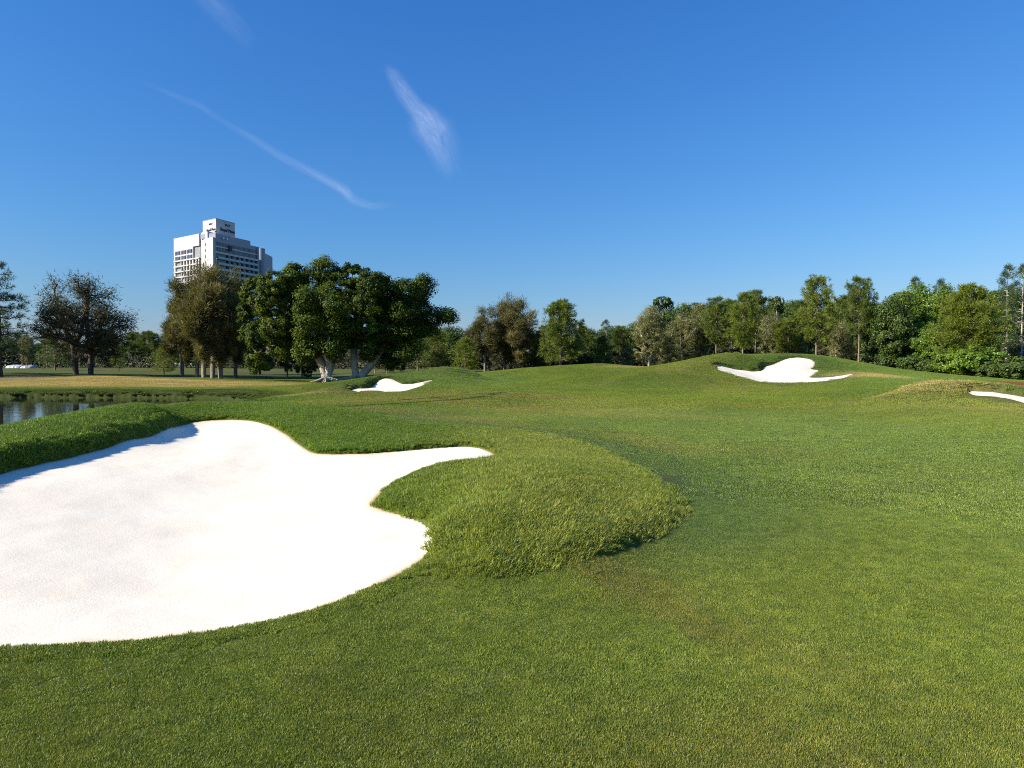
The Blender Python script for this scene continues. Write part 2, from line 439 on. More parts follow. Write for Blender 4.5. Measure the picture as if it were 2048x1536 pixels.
GREEN = np.array([.205, .262, .045]); YEL = np.array([.31, .30, .08]); BLUEG = np.array([.17, .275, .075])
DRY = np.array([.72, .52, .27]); LUSH = np.array([.165, .255, .03]); OLIVE = np.array([.315, .35, .072])
def tint(x, y, F):
    """the colour of what grows at each spot"""
    n1 = fbm(x, y, 7, 21, 4); n2 = fbm(x, y, 2.2, 33, 3); n3 = fbm(x, y * .45, 16, 47, 3)
    c = GREEN[None] * (0.85 + .3 * n2)[:, None]
    k = smooth((n1 - .5) / .28)[:, None] * .62
    c = c * (1 - k) + YEL * k
    k = smooth((n3 - .52) / .2)[:, None] * .5
    c = c * (1 - k) + BLUEG * k
    # warm worn swathes sweeping over the mown turf
    w = fbm(x * .8 + y * .5, (y - x * .35) * .35, 2.6, 55, 4)
    k = smooth((w - .48) / .2)[:, None] * (.52 * smooth((60 - y) / 30))[:, None]
    c = c * (1 - k) + np.array([.30, .235, .075]) * k
    w = fbm(x * .7 - y * .3, y * .5 + x * .2, 3.4, 65, 3)
    k = smooth((w - .54) / .2)[:, None] * .5
    c = c * (1 - k) + np.array([.125, .20, .045]) * k
    def put(m, col):
        nonlocal c
        c = c * (1 - m[:, None]) + np.asarray(col) * m[:, None]
    speck = smooth((fbm(x, y, 1.6, 61, 3) - .38) / .3)
    # rough round the near bunker: lush on the bank, yellowing on the mound
    r = smooth(-F['rough'] / .12)
    t = smooth((x + 2.6) / 3.4)
    lush = LUSH * (0.85 + .3 * n2)[:, None]
    ol = OLIVE * (1 - .35 * speck)[:, None] + LUSH * (.35 * speck)[:, None]
    rc = lush * (1 - t[:, None]) + ol * t[:, None]
    c = c * (1 - r[:, None]) + rc * r[:, None]
    # dewy blue-green collar of short turf round the rough
    put(smooth((2.0 - F['rough']) / 1.6) * smooth((F['rough'] + .05) / .1) * smooth((y - 4.8) / 2.0) * .75, (.115, .19, .06))
    # fringes of the far bunkers
    m = (F['which'] > 0) * smooth((3 - F['sand']) / 2.) * smooth((F['lip'] - .06) / .1)
    put(m * .8, (.11, .18, .035))
    # dry turf
    put(ell(x, y, 1880, 772, 24.5, 2.4, 3.2, .7) * (.35 + .6 * speck), DRY * .95)
    put(ell(x, y, 1770, 800, 24, 5, 5, .8) * .55, YEL)
    put(ell(x, y, 1960, 815, 19.5, 4.5, 3.5, .8) * (.3 + .5 * speck), YEL * 1.15)
    put(ell(x, y, 1730, 753, 48, 4.0, 3.0, .7) * .8, DRY * .85)
    put(ell(x, y, 1380, 738, 50, 3.5, 4, .7) * .5, YEL * 1.1)
    put(ell(x, y, 1260, 738, 74, 5, 3, .7) * .5, DRY * .7)
    put(ell(x, y, 560, 789, 40, 5, 4.5, .8) * .6, DRY * .8)
    put(ell(x, y, 720, 800, 31, 6, 4, .9) * .5, YEL)
    put(ell(x, y, 1180, 828, 20, 4, 1.2, .8) * .4, YEL)
    put(ell(x, y, 2090, 768, 44, 4.2, 7, .4), (.26, .105, .045))
    # sun-bleached belt between the pond and the trees
    u = np.where(y > 30, x / np.maximum(y, 1) * FPX + 1024, 9999)
    belt = smooth((y - 56.2 - 1.2 * n2) / 3) * smooth((79 - y) / 6) * smooth((600 - u) / 130)
    belt = np.maximum(belt, smooth((y - 53.5) / 5) * smooth((78 - y) / 6) * smooth((u - 380) / 60) * smooth((660 - u) / 80) * .7)
    put(belt * (.62 + .32 * speck), DRY * (.78 + .3 * n2)[:, None])
    put(smooth((2.2 - np.abs(F['pond'] - .6)) / 1.0) * (y > 30), (.085, .13, .02))
    # bare leaf litter under the trees
    lit = smooth((fbm(x, y, 9, 77, 3) - .48) / .2) * smooth((y - 86) / 10)
    put(lit * .55, (.19, .12, .06))
    return np.clip(c, 0, 1)

# polar sheet that is fine near the viewpoint and runs to the horizon
_th = np.r_[np.linspace(-math.pi, -.86, 26)[:-1], np.linspace(-.86, .86, 680), np.linspace(.86, math.pi, 26)[1:-1]]
_rr = np.r_[0.02, 0.5, 1.0, np.exp(np.linspace(math.log(1.5), math.log(100), 640)), np.exp(np.linspace(math.log(102), math.log(9000), 60))]
TH, RR = np.meshgrid(_th, _rr)
GX = (RR * np.sin(TH)).ravel(); GY = (RR * np.cos(TH)).ravel()
GZ, GF = ground(GX, GY, True)
GZ = GZ - .005 * smooth((GF['sand'] - .1) / .12) * (np.hypot(GX, GY) < 26)     # soil surface just below the turf's crowns
_nr, _nc = TH.shape
_i = np.arange(_nr - 1)[:, None] * _nc + np.arange(_nc)[None]
_j = np.arange(_nr - 1)[:, None] * _nc + (np.arange(_nc)[None] + 1) % _nc
_quads = np.stack([_i, _j, _j + _nc, _i + _nc], -1).reshape(-1, 4)
_quads = _quads[:, ::-1]
g_me = mesh_np('ground', np.c_[GX, GY, GZ], _quads, np.full(len(_quads), 4), True)
_tc = tint(GX, GY, GF)
attr(g_me, 'tint', 'FLOAT_COLOR', 'POINT', np.c_[_tc, np.ones(len(_tc))].astype(np.float32))

def mat_ground():
    t = NT('turf_soil')
    a = t.n('ShaderNodeAttribute', attribute_name='tint')
    geo = t.n('ShaderNodeNewGeometry')
    n1 = t.noise(38, 3, .6, geo.outputs['Position'])
    n2 = t.noise(2.6, 4, .6, geo.outputs['Position'])
    c = t.mix(1.0, t.mix(.3, a.outputs['Color'], (.10, .085, .04)), t.ramp(n1.outputs[0], [(.3, (.25, .25, .22)), (.7, (.75, .75, .7))]), 'MULTIPLY')
    c = t.mix(1.0, c, t.ramp(n2.outputs[0], [(.3, (.82, .84, .8)), (.7, (1.12, 1.08, 1.05))]), 'MULTIPLY')
    p = t.principled(c, .9, .1)
    t.bump(n1.outputs[0], .6, .02, p)
    return t.finish(p)
ground_obj = props(new_obj('ground', g_me, mat_ground()), 'rolling golf course ground under the turf', 'ground', kind='structure')

# ------------------------------------------------------------------ sand
def mat_sand():
    t = NT('white_bunker_sand')
    geo = t.n('ShaderNodeNewGeometry')
    n1 = t.noise(1.1, 4, .6, geo.outputs['Position'])
    n2 = t.noise(60, 3, .7, geo.outputs['Position'])
    n3 = t.noise(11, 3, .6, geo.outputs['Position'])
    c = t.ramp(n1.outputs[0], [(.3, (.775, .70, .555)), (.5, (.81, .74, .595)), (.72, (.845, .78, .64))])
    vo = t.n('ShaderNodeTexVoronoi'); vo.inputs['Scale'].default_value = 26
    t.l(geo.outputs['Position'], vo.inputs['Vector'])
    spk = t.ramp(vo.outputs['Distance'], [(.05, (.45, .42, .36)), (.085, (1, 1, 1))])
    msk = t.ramp(n3.outputs[0], [(.50, (0, 0, 0)), (.62, (.7, .7, .7))])
    c = t.mix(msk, c, t.mix(1.0, c, spk, 'MULTIPLY'))
    c = t.mix(1.0, c, t.ramp(n2.outputs[0], [(.3, (.90, .89, .87)), (.6, (1, 1, 1))]), 'MULTIPLY')
    a = t.n('ShaderNodeAttribute', attribute_name='rim')
    c = t.mix(a.outputs['Fac'], c, (.66, .40, .19))
    p = t.principled(c, .95, .1)
    add = t.n('ShaderNodeMath', operation='ADD')
    t.l(n2.outputs[0], add.inputs[0]); t.l(n3.outputs[0], add.inputs[1])
    t.bump(add.outputs[0], .28, .012, p)
    return t.finish(p)
M_SAND = mat_sand()
def make_sand(S, step, label):
    x0, x1, y0, y1 = S['box']
    x0 -= .4; y0 -= .4
    nx = int((x1 + .4 - x0) / step) + 1; ny = int((y1 + .4 - y0) / step) + 1
    X, Y = np.meshgrid(x0 + np.arange(nx) * step, y0 + np.arange(ny) * step)
    x, y = X.ravel(), Y.ravel()
    d, L = poly_field(x, y, S['P'], S['L'])
    z = base_height(x, y) + (fbm(x, y, .5, 71, 3) - .5) * .02 + (fbm(x, y, 1.1, 5, 3) - .5) * 0.014 * smooth(np.hypot(x, y) / 4) + (fbm(x, y, 6, 9, 2) - .5) * 0.05 * smooth(np.hypot(x, y) / 15)
    z -= .12 * smooth((d + .01) / (.06 + step))
    keep = d < max(.16, step * 1.6)
    q = (np.arange(ny - 1)[:, None] * nx + np.arange(nx - 1)[None]).ravel()
    q = np.stack([q, q + 1, q + nx + 1, q + nx], -1)
    q = q[keep[q].all(1)]
    used = np.unique(q); remap = np.full(len(x), -1); remap[used] = np.arange(len(used))
    me = mesh_np('sand_bunker', np.c_[x, y, z][used], remap[q], np.full(len(q), 4), True)
    rim = smooth((d + .13 + .1 * (fbm(x, y, .5, 15, 2) - .5)) / .14) * smooth((fbm(x, y, 1.4, 91, 3) - .36) / .25) * .8
    attr(me, 'rim', 'FLOAT', 'POINT', rim[used].astype(np.float32))
    return props(new_obj('sand_bunker', me, M_SAND), label, 'sand bunker', kind='structure')
make_sand(SAND[0], .05, 'large near bunker of bright white sand with a narrow arm reaching into the rough')
make_sand(SAND[1], .16, 'white sand bunker cut into the hill below the pines')
make_sand(SAND[2], .13, 'small white sand bunker in front of the fig trees')
make_sand(SAND[3], .10, 'white sand bunker running out of the picture at the right edge')

# ------------------------------------------------------------------ pond
def mat_water():
    t = NT('pond_water')
    geo = t.n('ShaderNodeNewGeometry')
    mp = t.n('ShaderNodeMapping'); mp.inputs['Scale'].default_value = (1.0, 2.2, 1)
    t.l(geo.outputs['Position'], mp.inputs['Vector'])
    n = t.noise(1.4, 2, .5, mp.outputs[0])
    p = t.principled((.018, .022, .012), .03, .5)
    p.inputs['IOR'].default_value = 1.33
    t.bump(n.outputs[0], .045, .1, p)
    return t.finish(p)
wv = np.array([(-160, 11, WATER_Z), (-9, 11, WATER_Z), (-9, 57, WATER_Z), (-160, 57, WATER_Z)])
props(new_obj('pond', mesh_np('pond', wv, [0, 1, 2, 3], [4]), mat_water()), 'calm pond behind the near bank', 'pond', kind='structure')

# ------------------------------------------------------------------ grass
def blade_patch(name, size, n, h0, h1, w, lean, segs, seed, mat, lie=0.0):
    R = np.random.RandomState(seed)
    px = (R.rand(n) - .5) * size; py = (R.rand(n) - .5) * size
    h = h0 + (h1 - h0) * R.rand(n) ** 1.3
    yaw = R.rand(n) * 2 * math.pi
    dx, dy = np.cos(yaw), np.sin(yaw)
    face = yaw + math.pi / 2 + R.normal(0, .5, n)
    sx, sy = np.cos(face), np.sin(face)
    ln = lean * (0.25 + R.rand(n) * 1.1)
    ww = w * (.7 + .6 * R.rand(n))
    rnd = R.rand(n).astype(np.float32)
    V = []; F = []; S = []
    if segs == 1:
        b0 = np.c_[px - sx * ww / 2, py - sy * ww / 2, np.full(n, -.004)]
        b1 = np.c_[px + sx * ww / 2, py + sy * ww / 2, np.full(n, -.004)]
        tp = np.c_[px + dx * h * np.sin(ln), py + dy * h * np.sin(ln), h * np.cos(ln)]
        V = np.stack([b0, b1, tp], 1).reshape(-1, 3)
        F = np.arange(n * 3); S = np.full(n, 3)
        rn = np.repeat(rnd, 3)
    else:
        a1 = ln * .45; a2 = ln * 1.35
        m = np.c_[px + dx * h * .55 * np.sin(a1), py + dy * h * .55 * np.sin(a1), h * .55 * np.cos(a1)]
        tp = m + np.c_[dx * h * .45 * np.sin(a2), dy * h * .45 * np.sin(a2), h * .45 * np.cos(a2)]
        off = np.c_[sx, sy, np.zeros(n)] * (ww / 2)[:, None]
        b = np.c_[px, py, np.full(n, -.01)]
        V = np.stack([b - off, b + off, m + off * .8, m - off * .8, tp], 1).reshape(-1, 3)
        i = np.arange(n)[:, None] * 5
        F = np.concatenate([i + 0, i + 1, i + 2, i + 3, i + 3, i + 2, i + 4], 1).ravel()
        S = np.tile([4, 3], n)
        rn = np.repeat(rnd, 5)
    me = mesh_np(name, V, F, S)
    attr(me, 'rnd', 'FLOAT', 'POINT', rn)
    me.materials.append(mat)
    return bpy.data.objects.new(name, me)      # a template for the scatter, never linked on its own

def mat_blades(name, spec, straw, transl):
    t = NT(name)
    a = t.n('ShaderNodeAttribute', attribute_name='tint', attribute_type='INSTANCER')
    r = t.n('ShaderNodeAttribute', attribute_name='rnd')
    k = t.ramp(r.outputs['Fac'], [(0, (.32, .40, .27)), (.45, (.90, .97, .83)), (.86, (1.2, 1.2, 1.1)), (.94, straw), (1, (straw[0] * 1.2, straw[1] * 1.15, straw[2] * 1.1))])
    c = t.mix(1.0, a.outputs['Color'], k, 'MULTIPLY')
    geo = t.n('ShaderNodeNewGeometry')
    n = t.noise(7, 3, .6, geo.outputs['Position'])
    c = t.mix(1.0, c, t.ramp(n.outputs[0], [(.3, (.72, .78, .74)), (.7, (1.28, 1.18, 1.12))]), 'MULTIPLY')
    p = t.principled(c, .42, spec)
    tr = t.n('ShaderNodeBsdfTranslucent')
    t.l(t.mix(1.0, c, (1.1, 1.15, .6), 'MULTIPLY'), tr.inputs[0])
    m = t.n('ShaderNodeMixShader'); m.inputs[0].default_value = transl
    t.l(p.outputs[0], m.inputs[1]); t.l(tr.outputs[0], m.inputs[2])
    return t.finish(m)
M_TURF = mat_blades('mown_turf_blades', .3, (1.7, 1.35, 1.2), .25)
M_TURFD = mat_blades('distant_turf_blades', .12, (1.25, 1.15, 1.1), .3)
M_ROUGH = mat_blades('rough_grass_blades', .35, (1.75, 1.45, 1.3), .35)

def scatter(name, label, templates, x, y, sc, seed, cat, smooth_n=False, col=None):
    """one object: grass patches set on the ground at x, y"""
    R = np.random.RandomState(seed)
    z, F = ground(x, y, True)
    e = 0.12
    if smooth_n:                 # follow the broad lie of the land, not the cut edges
        z0_ = base_height(x, y); zx = base_height(x + e, y) - z0_ + z; zy = base_height(x, y + e) - z0_ + z
    else:
        zx = ground(x + e, y); zy = ground(x, y + e)
    nx = -(zx - z) / e; ny = -(zy - z) / e
    nx = np.clip(nx, -1.2, 1.2); ny = np.clip(ny, -1.2, 1.2)
    rot = np.zeros((len(x), 3), np.float32)
    yaw = R.rand(len(x)) * 2 * math.pi
    for i in range(len(x)):
        q = Vector((nx[i], ny[i], 1.0)).to_track_quat('Z', 'Y').to_matrix() @ Matrix.Rotation(yaw[i], 3, 'Z')
        rot[i] = q.to_euler()
    me = bpy.data.meshes.new(name)
    me.vertices.add(len(x))
    me.vertices.foreach_set('co', np.c_[x, y, z].astype(np.float32).ravel())
    tc = (tint(x, y, F) if col is None else np.tile(np.array(col, float), (len(x), 1))) * (0.9 + .2 * R.rand(len(x)))[:, None]
    attr(me, 'tint', 'FLOAT_COLOR', 'POINT', np.c_[tc, np.ones(len(x))].astype(np.float32))
    attr(me, 'rot', 'FLOAT_VECTOR', 'POINT', rot)
    attr(me, 'scl', 'FLOAT', 'POINT', sc.astype(np.float32))
    attr(me, 'pick', 'INT', 'POINT', R.randint(0, len(templates), len(x)).astype(np.int32))
    o = new_obj(name, me)
    g = bpy.data.node_groups.new(name + '_scatter', 'GeometryNodeTree')
    g.interface.new_socket('Geometry', in_out='INPUT', socket_type='NodeSocketGeometry')
    g.interface.new_socket('Geometry', in_out='OUTPUT', socket_type='NodeSocketGeometry')
    gi = g.nodes.new('NodeGroupInput'); go = g.nodes.new('NodeGroupOutput')
    iop = g.nodes.new('GeometryNodeInstanceOnPoints')
    jn = g.nodes.new('GeometryNodeJoinGeometry')
    for tm in templates:
        oi = g.nodes.new('GeometryNodeObjectInfo')
        oi.inputs['Object'].default_value = tm
        oi.inputs['As Instance'].default_value = True
        g.links.new(oi.outputs['Geometry'], jn.inputs[0])
    def named(nm, typ):
        nd = g.nodes.new('GeometryNodeInputNamedAttribute')
        nd.data_type = typ
        nd.inputs['Name'].default_value = nm
        return nd.outputs[0]
    g.links.new(gi.outputs[0], iop.inputs['Points'])
    g.links.new(jn.outputs[0], iop.inputs['Instance'])
    iop.inputs['Pick Instance'].default_value = True
    g.links.new(named('pick', 'INT'), iop.inputs['Instance Index'])
    g.links.new(named('rot', 'FLOAT_VECTOR'), iop.inputs['Rotation'])
    g.links.new(named('scl', 'FLOAT'), iop.inputs['Scale'])
    g.links.new(iop.outputs[0], go.inputs[0])
    md = o.modifiers.new('scatter', 'NODES')
    md.node_group = g
    return props(o, label, cat, kind='stuff')

def jitter_grid(r0, r1, step, seed, half=.80):
    R = np.random.RandomState(seed)
    n = int(2 * r1 / step) + 2
    X, Y = np.meshgrid((np.arange(n) - n / 2) * step, np.arange(int(r1 / step) + 2) * step + .6)
    x = X.ravel() + R.uniform(-.5, .5, X.size) * step * .6
    y = Y.ravel() + R.uniform(-.5, .5, X.size) * step * .6
    r = np.hypot(x, y); th = np.abs(np.arctan2(x, y))
    k = (r >= r0) & (r < r1) & (th < half)
    return x[k], y[k]
def fields(x, y):
    return ground(x, y, True)[1]

# mown turf: three bands, coarser with distance
t_near = [blade_patch('turf_patch', .36, 6000, .003, .0115, .0024, 1.0, 1, 100 + k, M_TURF) for k in range(5)]
t_mid = [blade_patch('turf_patch', .8, 5200, .006, .017, .0065, .75, 1, 110 + k, M_TURF) for k in range(4)]
t_far = [blade_patch('turf_patch', 1.25, 2000, .010, .026, .018, .5, 1, 120 + k, M_TURFD) for k in range(3)]
def mown(name, label, tm, r0, r1, step, seed, half=.80):
    x, y = jitter_grid(r0, r1, step, seed, half)
    F = fields(x, y)
    k = (F['sand'] > (step * .62 if r0 > 8 else .225)) & (F['rough'] > -.06) & (F['pond'] > .6)
    x, y = x[k], y[k]
    return scatter(name, label, tm, x, y, np.random.RandomState(seed).uniform(.9, 1.2, len(x)), seed, 'grass', True)
mown('mown_turf', 'closely mown speckled turf in the foreground', t_near, 1.2, 8.5, .235, 201, .95)
mown('fairway_turf', 'closely mown fairway turf beyond the near bunker', t_mid, 8.2, 24, .56, 202)
mown('distant_turf', 'smooth green turf on the far fairway and hills', t_far, 23.5, 88, .86, 203, .72)

# narrow turf fringe right along the near sand, so that blades overhang its edge
S0 = SAND[0]
_P = dense(S0['P'], .075); _T = np.roll(_P, -1, 0) - np.roll(_P, 1, 0)
_N = np.c_[_T[:, 1], -_T[:, 0]] / np.hypot(_T[:, 0], _T[:, 1])[:, None]
_probe = poly_field(_P[:, 0] + _N[:, 0] * .1, _P[:, 1] + _N[:, 1] * .1, S0['P'], S0['L'])[0]
_N = np.where(_probe[:, None] > 0, _N, -_N)
t_fr = [blade_patch('fringe_patch', .16, 700, .006, .015, .0032, 1.0, 2, 130 + k, M_TURF) for k in range(3)]
_R = np.random.RandomState(5)
ex = np.concatenate([_P[:, 0] + _N[:, 0] * o for o in (.055, .12, .185)]); ey = np.concatenate([_P[:, 1] + _N[:, 1] * o for o in (.055, .12, .185)])
_f = fields(ex, ey)
k = (_f['rough'] > 0) & (_f['sand'] > .035) & (np.hypot(ex, ey) < 14) & (np.abs(np.arctan2(ex, ey)) < 1.0)
scatter('edge_turf', 'short turf fringe along the near edge of the large bunker', t_fr, ex[k], ey[k], _R.uniform(.9, 1.2, k.sum()), 204, 'grass', True)

# unmown rough on the bank and the mound
t_rg = [blade_patch('rough_patch', .34, 900, .035, .085, .0050, .95, 2, 140 + k, M_ROUGH) for k in range(5)]
x, y = jitter_grid(3, 20, .135, 205, 1.0)
F = fields(x, y)
k = (F['rough'] < -.06) & (F['sand'] > .10) & (F['pond'] > .4)
x, y, F = x[k], y[k], {a: b[k] for a, b in F.items()}
sc = np.random.RandomState(7).uniform(.7, 1.15, len(x)) * (.72 + .35 * smooth((F['lip'] - .03) / .15) * smooth((4 - F['sand']) / 3.) + .22 * smooth((x + 2.5) / 2) * smooth((9.5 - y) / 2.5)) * (.85 + .3 * fbm(x, y, 1.3, 88, 2))
sc *= .42 + .58 * np.maximum(smooth(-F['rough'] / .6), smooth((x + .7) / .8))
scatter('rough_grass', 'long unmown grass on the bank and mound round the near bunker', t_rg, x, y, sc, 205, 'grass')
# overhanging tufts on the sand lip
_o = np.concatenate([_P + _N * o for o in (.06, .12)])
F = fields(_o[:, 0], _o[:, 1])
k = (F['rough'] < -.08) & (F['sand'] > .03)
_o = _o[k]
t_lip = [blade_patch('lip_patch', .16, 420, .035, .085, .0050, 1.25, 2, 150 + k, M_ROUGH) for k in range(3)]
scatter('overhanging_grass', 'shaggy grass hanging over the lip of the near bunker', t_lip, _o[:, 0], _o[:, 1], np.random.RandomState(8).uniform(.35, .75, len(_o)) * (.6 + 1.6 * np.clip(F['lip'][k], 0, .3) / .3), 206, 'grass')

# rough on the far bunker lips and dry grass on the far mounds
t_fl = [blade_patch('far_rough_patch', .55, 520, .03, .085, .016, .9, 2, 160 + k, M_ROUGH) for k in range(3)]
x, y = jitter_grid(15, 60, .36, 207)
F = fields(x, y)
k = (F['which'] > 0) & (F['sand'] > .3) & (F['sand'] < 2.0) & (F['lip'] > .05)
_x = [x[k]]; _y = [y[k]]
for Sf in SAND[1:]:
    P = Sf['P']
    m = Sf['L'] > .07
    c = P.mean(0)
    T = np.roll(P, -1, 0) - np.roll(P, 1, 0); N = np.c_[T[:, 1], -T[:, 0]] / np.hypot(T[:, 0], T[:, 1])[:, None]
    pr = poly_field(P[:, 0] + N[:, 0] * .1, P[:, 1] + N[:, 1] * .1, P, Sf['L'])[0]
    N = np.where(pr[:, None] > 0, N, -N)
    for o_ in (.10, .2, .32):
        _x.append((P + N * o_)[m, 0]); _y.append((P + N * o_)[m, 1])
x = np.concatenate(_x); y = np.concatenate(_y)
scatter('bunker_rough', 'longer grass on the lips of the far bunkers', t_fl, x, y, np.random.RandomState(9).uniform(.5, .85, len(x)), 207, 'grass')

# sedge along the far shore of the pond
t_sd = [blade_patch('sedge_patch', .9, 500, .15, .42, .030, .6, 2, 170 + k, M_ROUGH) for k in range(3)]
R = np.random.RandomState(12)
x = R.uniform(-52, -12, 1500); y = R.uniform(38, 56, 1500)
F = fields(x, y)
k = (F['pond'] > -.05) & (F['pond'] < .9)
x, y = x[k], y[k]
scatter('shore_sedge', 'dark green sedge along the far shore of the pond', t_sd, x, y, R.uniform(.35, .65, len(x)), 208, 'grass')

# longer grass along the fairway mowing lines, tinted dark for its shaded front edge
_u = np.linspace(0, 1, 150)
_line = drape([(np.interp(a, [0, .35, .6, .8, 1], [690, 800, 900, 960, 1012]), np.interp(a, [0, .35, .6, .8, 1], [814, 807, 800.5, 796, 789])) for a in _u])
x = _line[:, 0] + R.normal(0, .05, 150); y = _line[:, 1] + R.normal(0, .06, 150)
_l2 = drape([(np.interp(a, [0, 1], [800, 905]), np.interp(a, [0, 1], [801, 795.5])) for a in _u[::2]])
x = np.r_[x, _l2[:, 0]]; y = np.r_[y, _l2[:, 1]]
scatter('mowing_line_grass', 'ridges of longer grass tinted dark for shade along the mowing lines on the fairway', t_fl, x, y, R.uniform(.35, .6, len(x)), 209, 'grass', True, (.07, .11, .02))

# ------------------------------------------------------------------ trees
def mat_leaf(name, cols, transl=.3, rough=.5, spec=.3):
    t = NT(name)
    r = t.n('ShaderNodeAttribute', attribute_name='rnd')
    oi = t.n('ShaderNodeObjectInfo')
    c = t.ramp(r.outputs['Fac'], [(i / (len(cols) - 1), c) for i, c in enumerate(cols)])
    c = t.mix(1.0, c, t.ramp(oi.outputs['Random'], [(0, (.82, .85, .8)), (1, (1.15, 1.1, 1.05))]), 'MULTIPLY')
    p = t.principled(c, rough, spec)
    tr = t.n('ShaderNodeBsdfTranslucent')
    t.l(t.mix(1.0, c, (1.15, 1.2, .5), 'MULTIPLY'), tr.inputs[0])
    m = t.n('ShaderNodeMixShader'); m.inputs[0].default_value = transl
    t.l(p.outputs[0], m.inputs[1]); t.l(tr.outputs[0], m.inputs[2])
    return t.finish(m)
def mat_bark(name, c0, c1, scale=6, upper=None):
    t = NT(name)
    tc = t.n('ShaderNodeTexCoord')
    mp = t.n('ShaderNodeMapping'); mp.inputs['Scale'].default_value = (1, 1, .3)
    t.l(tc.outputs['Object'], mp.inputs['Vector'])
    n = t.noise(scale, 5, .65, mp.outputs[0])
    c = t.ramp(n.outputs[0], [(.32, c0), (.68, c1)])
    if upper:                     # limb bark is grey-brown above the pale trunk
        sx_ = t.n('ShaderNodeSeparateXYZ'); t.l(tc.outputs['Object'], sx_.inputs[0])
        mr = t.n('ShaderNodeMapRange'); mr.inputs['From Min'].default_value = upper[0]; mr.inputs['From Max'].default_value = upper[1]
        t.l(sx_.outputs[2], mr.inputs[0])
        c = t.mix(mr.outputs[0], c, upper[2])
    p = t.principled(c, .85, .15)
    t.bump(n.outputs[0], .7, .06, p)
    return t.finish(p)

L_FIG = mat_leaf('fig_leaves', [(.028, .048, .006), (.058, .092, .009), (.098, .138, .013), (.16, .20, .028)], .25, .5, .15)
L_CAS = mat_leaf('casuarina_needles', [(.078, .074, .030), (.13, .122, .046), (.19, .175, .064), (.27, .24, .10)], .30, .6, .2)
L_CASD = mat_leaf('dark_casuarina_needles', [(.05, .055, .034), (.085, .088, .048), (.135, .13, .068), (.21, .19, .11)], .22, .6, .2)
L_PIN = mat_leaf('pine_needles', [(0.0562, 0.0825, 0.015), (0.1, 0.14, 0.0213), (0.15, 0.2, 0.03), (0.225, 0.2625, 0.0562)], .25, .5, .3)
L_PINY = mat_leaf('yellow_green_pine_needles', [(0.084, 0.108, 0.0144), (0.144, 0.186, 0.0216), (0.21, 0.264, 0.0312), (0.288, 0.336, 0.054)], .3, .5, .3)
L_EUC = mat_leaf('eucalypt_leaves', [(0.0864, 0.0936, 0.0312), (0.144, 0.15, 0.048), (0.21, 0.216, 0.0744), (0.3, 0.288, 0.12)], .28, .45, .35)
L_BRD = mat_leaf('bright_broad_leaves', [(0.069, 0.1207, 0.0115), (0.1265, 0.2127, 0.0184), (0.1898, 0.299, 0.0253), (0.2645, 0.391, 0.0517)], .32, .4, .4)
L_DRK = mat_leaf('dark_broad_leaves', [(0.036, 0.0624, 0.0144), (0.0624, 0.1032, 0.0192), (0.0984, 0.1536, 0.0264), (0.15, 0.21, 0.048)], .25, .45, .3)
L_HOOP = mat_leaf('hoop_pine_needles', [(0.0286, 0.0546, 0.0208), (0.0468, 0.0832, 0.0286), (0.0754, 0.1196, 0.039), (0.117, 0.169, 0.065)], .15, .55, .25)
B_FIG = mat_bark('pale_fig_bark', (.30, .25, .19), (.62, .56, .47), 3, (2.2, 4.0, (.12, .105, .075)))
B_GREY = mat_bark('grey_bark', (.13, .105, .08), (.34, .29, .23))
B_PALE = mat_bark('pale_eucalypt_bark', (.30, .26, .21), (.60, .55, .48), 3)
B_DARK = mat_bark('dark_bark', (.045, .035, .028), (.13, .10, .08))
B_PINE = mat_bark('pine_bark', (.13, .09, .065), (.32, .25, .19))

def tube_mesh(segs, mat, sides=6):
    """segs: list of (points Nx3, radii N)"""
    V = []; F = []; off = 0
    ang = np.arange(sides) / sides * 2 * math.pi
    for pts, rad in segs:
        pts = np.asarray(pts, float)
        n = len(pts)
        T = np.gradient(pts, axis=0)
        T /= np.linalg.norm(T, axis=1)[:, None] + 1e-9
        ref = np.array([0.31, 0.95, 0.05])
        A = np.cross(T, ref); A /= np.linalg.norm(A, axis=1)[:, None] + 1e-9
        B = np.cross(T, A)
        ring = pts[:, None] + (A[:, None] * np.cos(ang)[None, :, None] + B[:, None] * np.sin(ang)[None, :, None]) * np.asarray(rad)[:, None, None]
        V.append(ring.reshape(-1, 3))
        i = np.arange(n - 1)[:, None] * sides + np.arange(sides)[None]
        j = np.arange(n - 1)[:, None] * sides + (np.arange(sides)[None] + 1) % sides
        F.append((np.stack([i, j, j + sides, i + sides], -1).reshape(-1, 4)) + off)
        off += n * sides
    F = np.concatenate(F)
    me = mesh_np('trunk', np.concatenate(V), F[:, ::-1], np.full(len(F), 4), True)
    me.materials.append(mat)
    return me

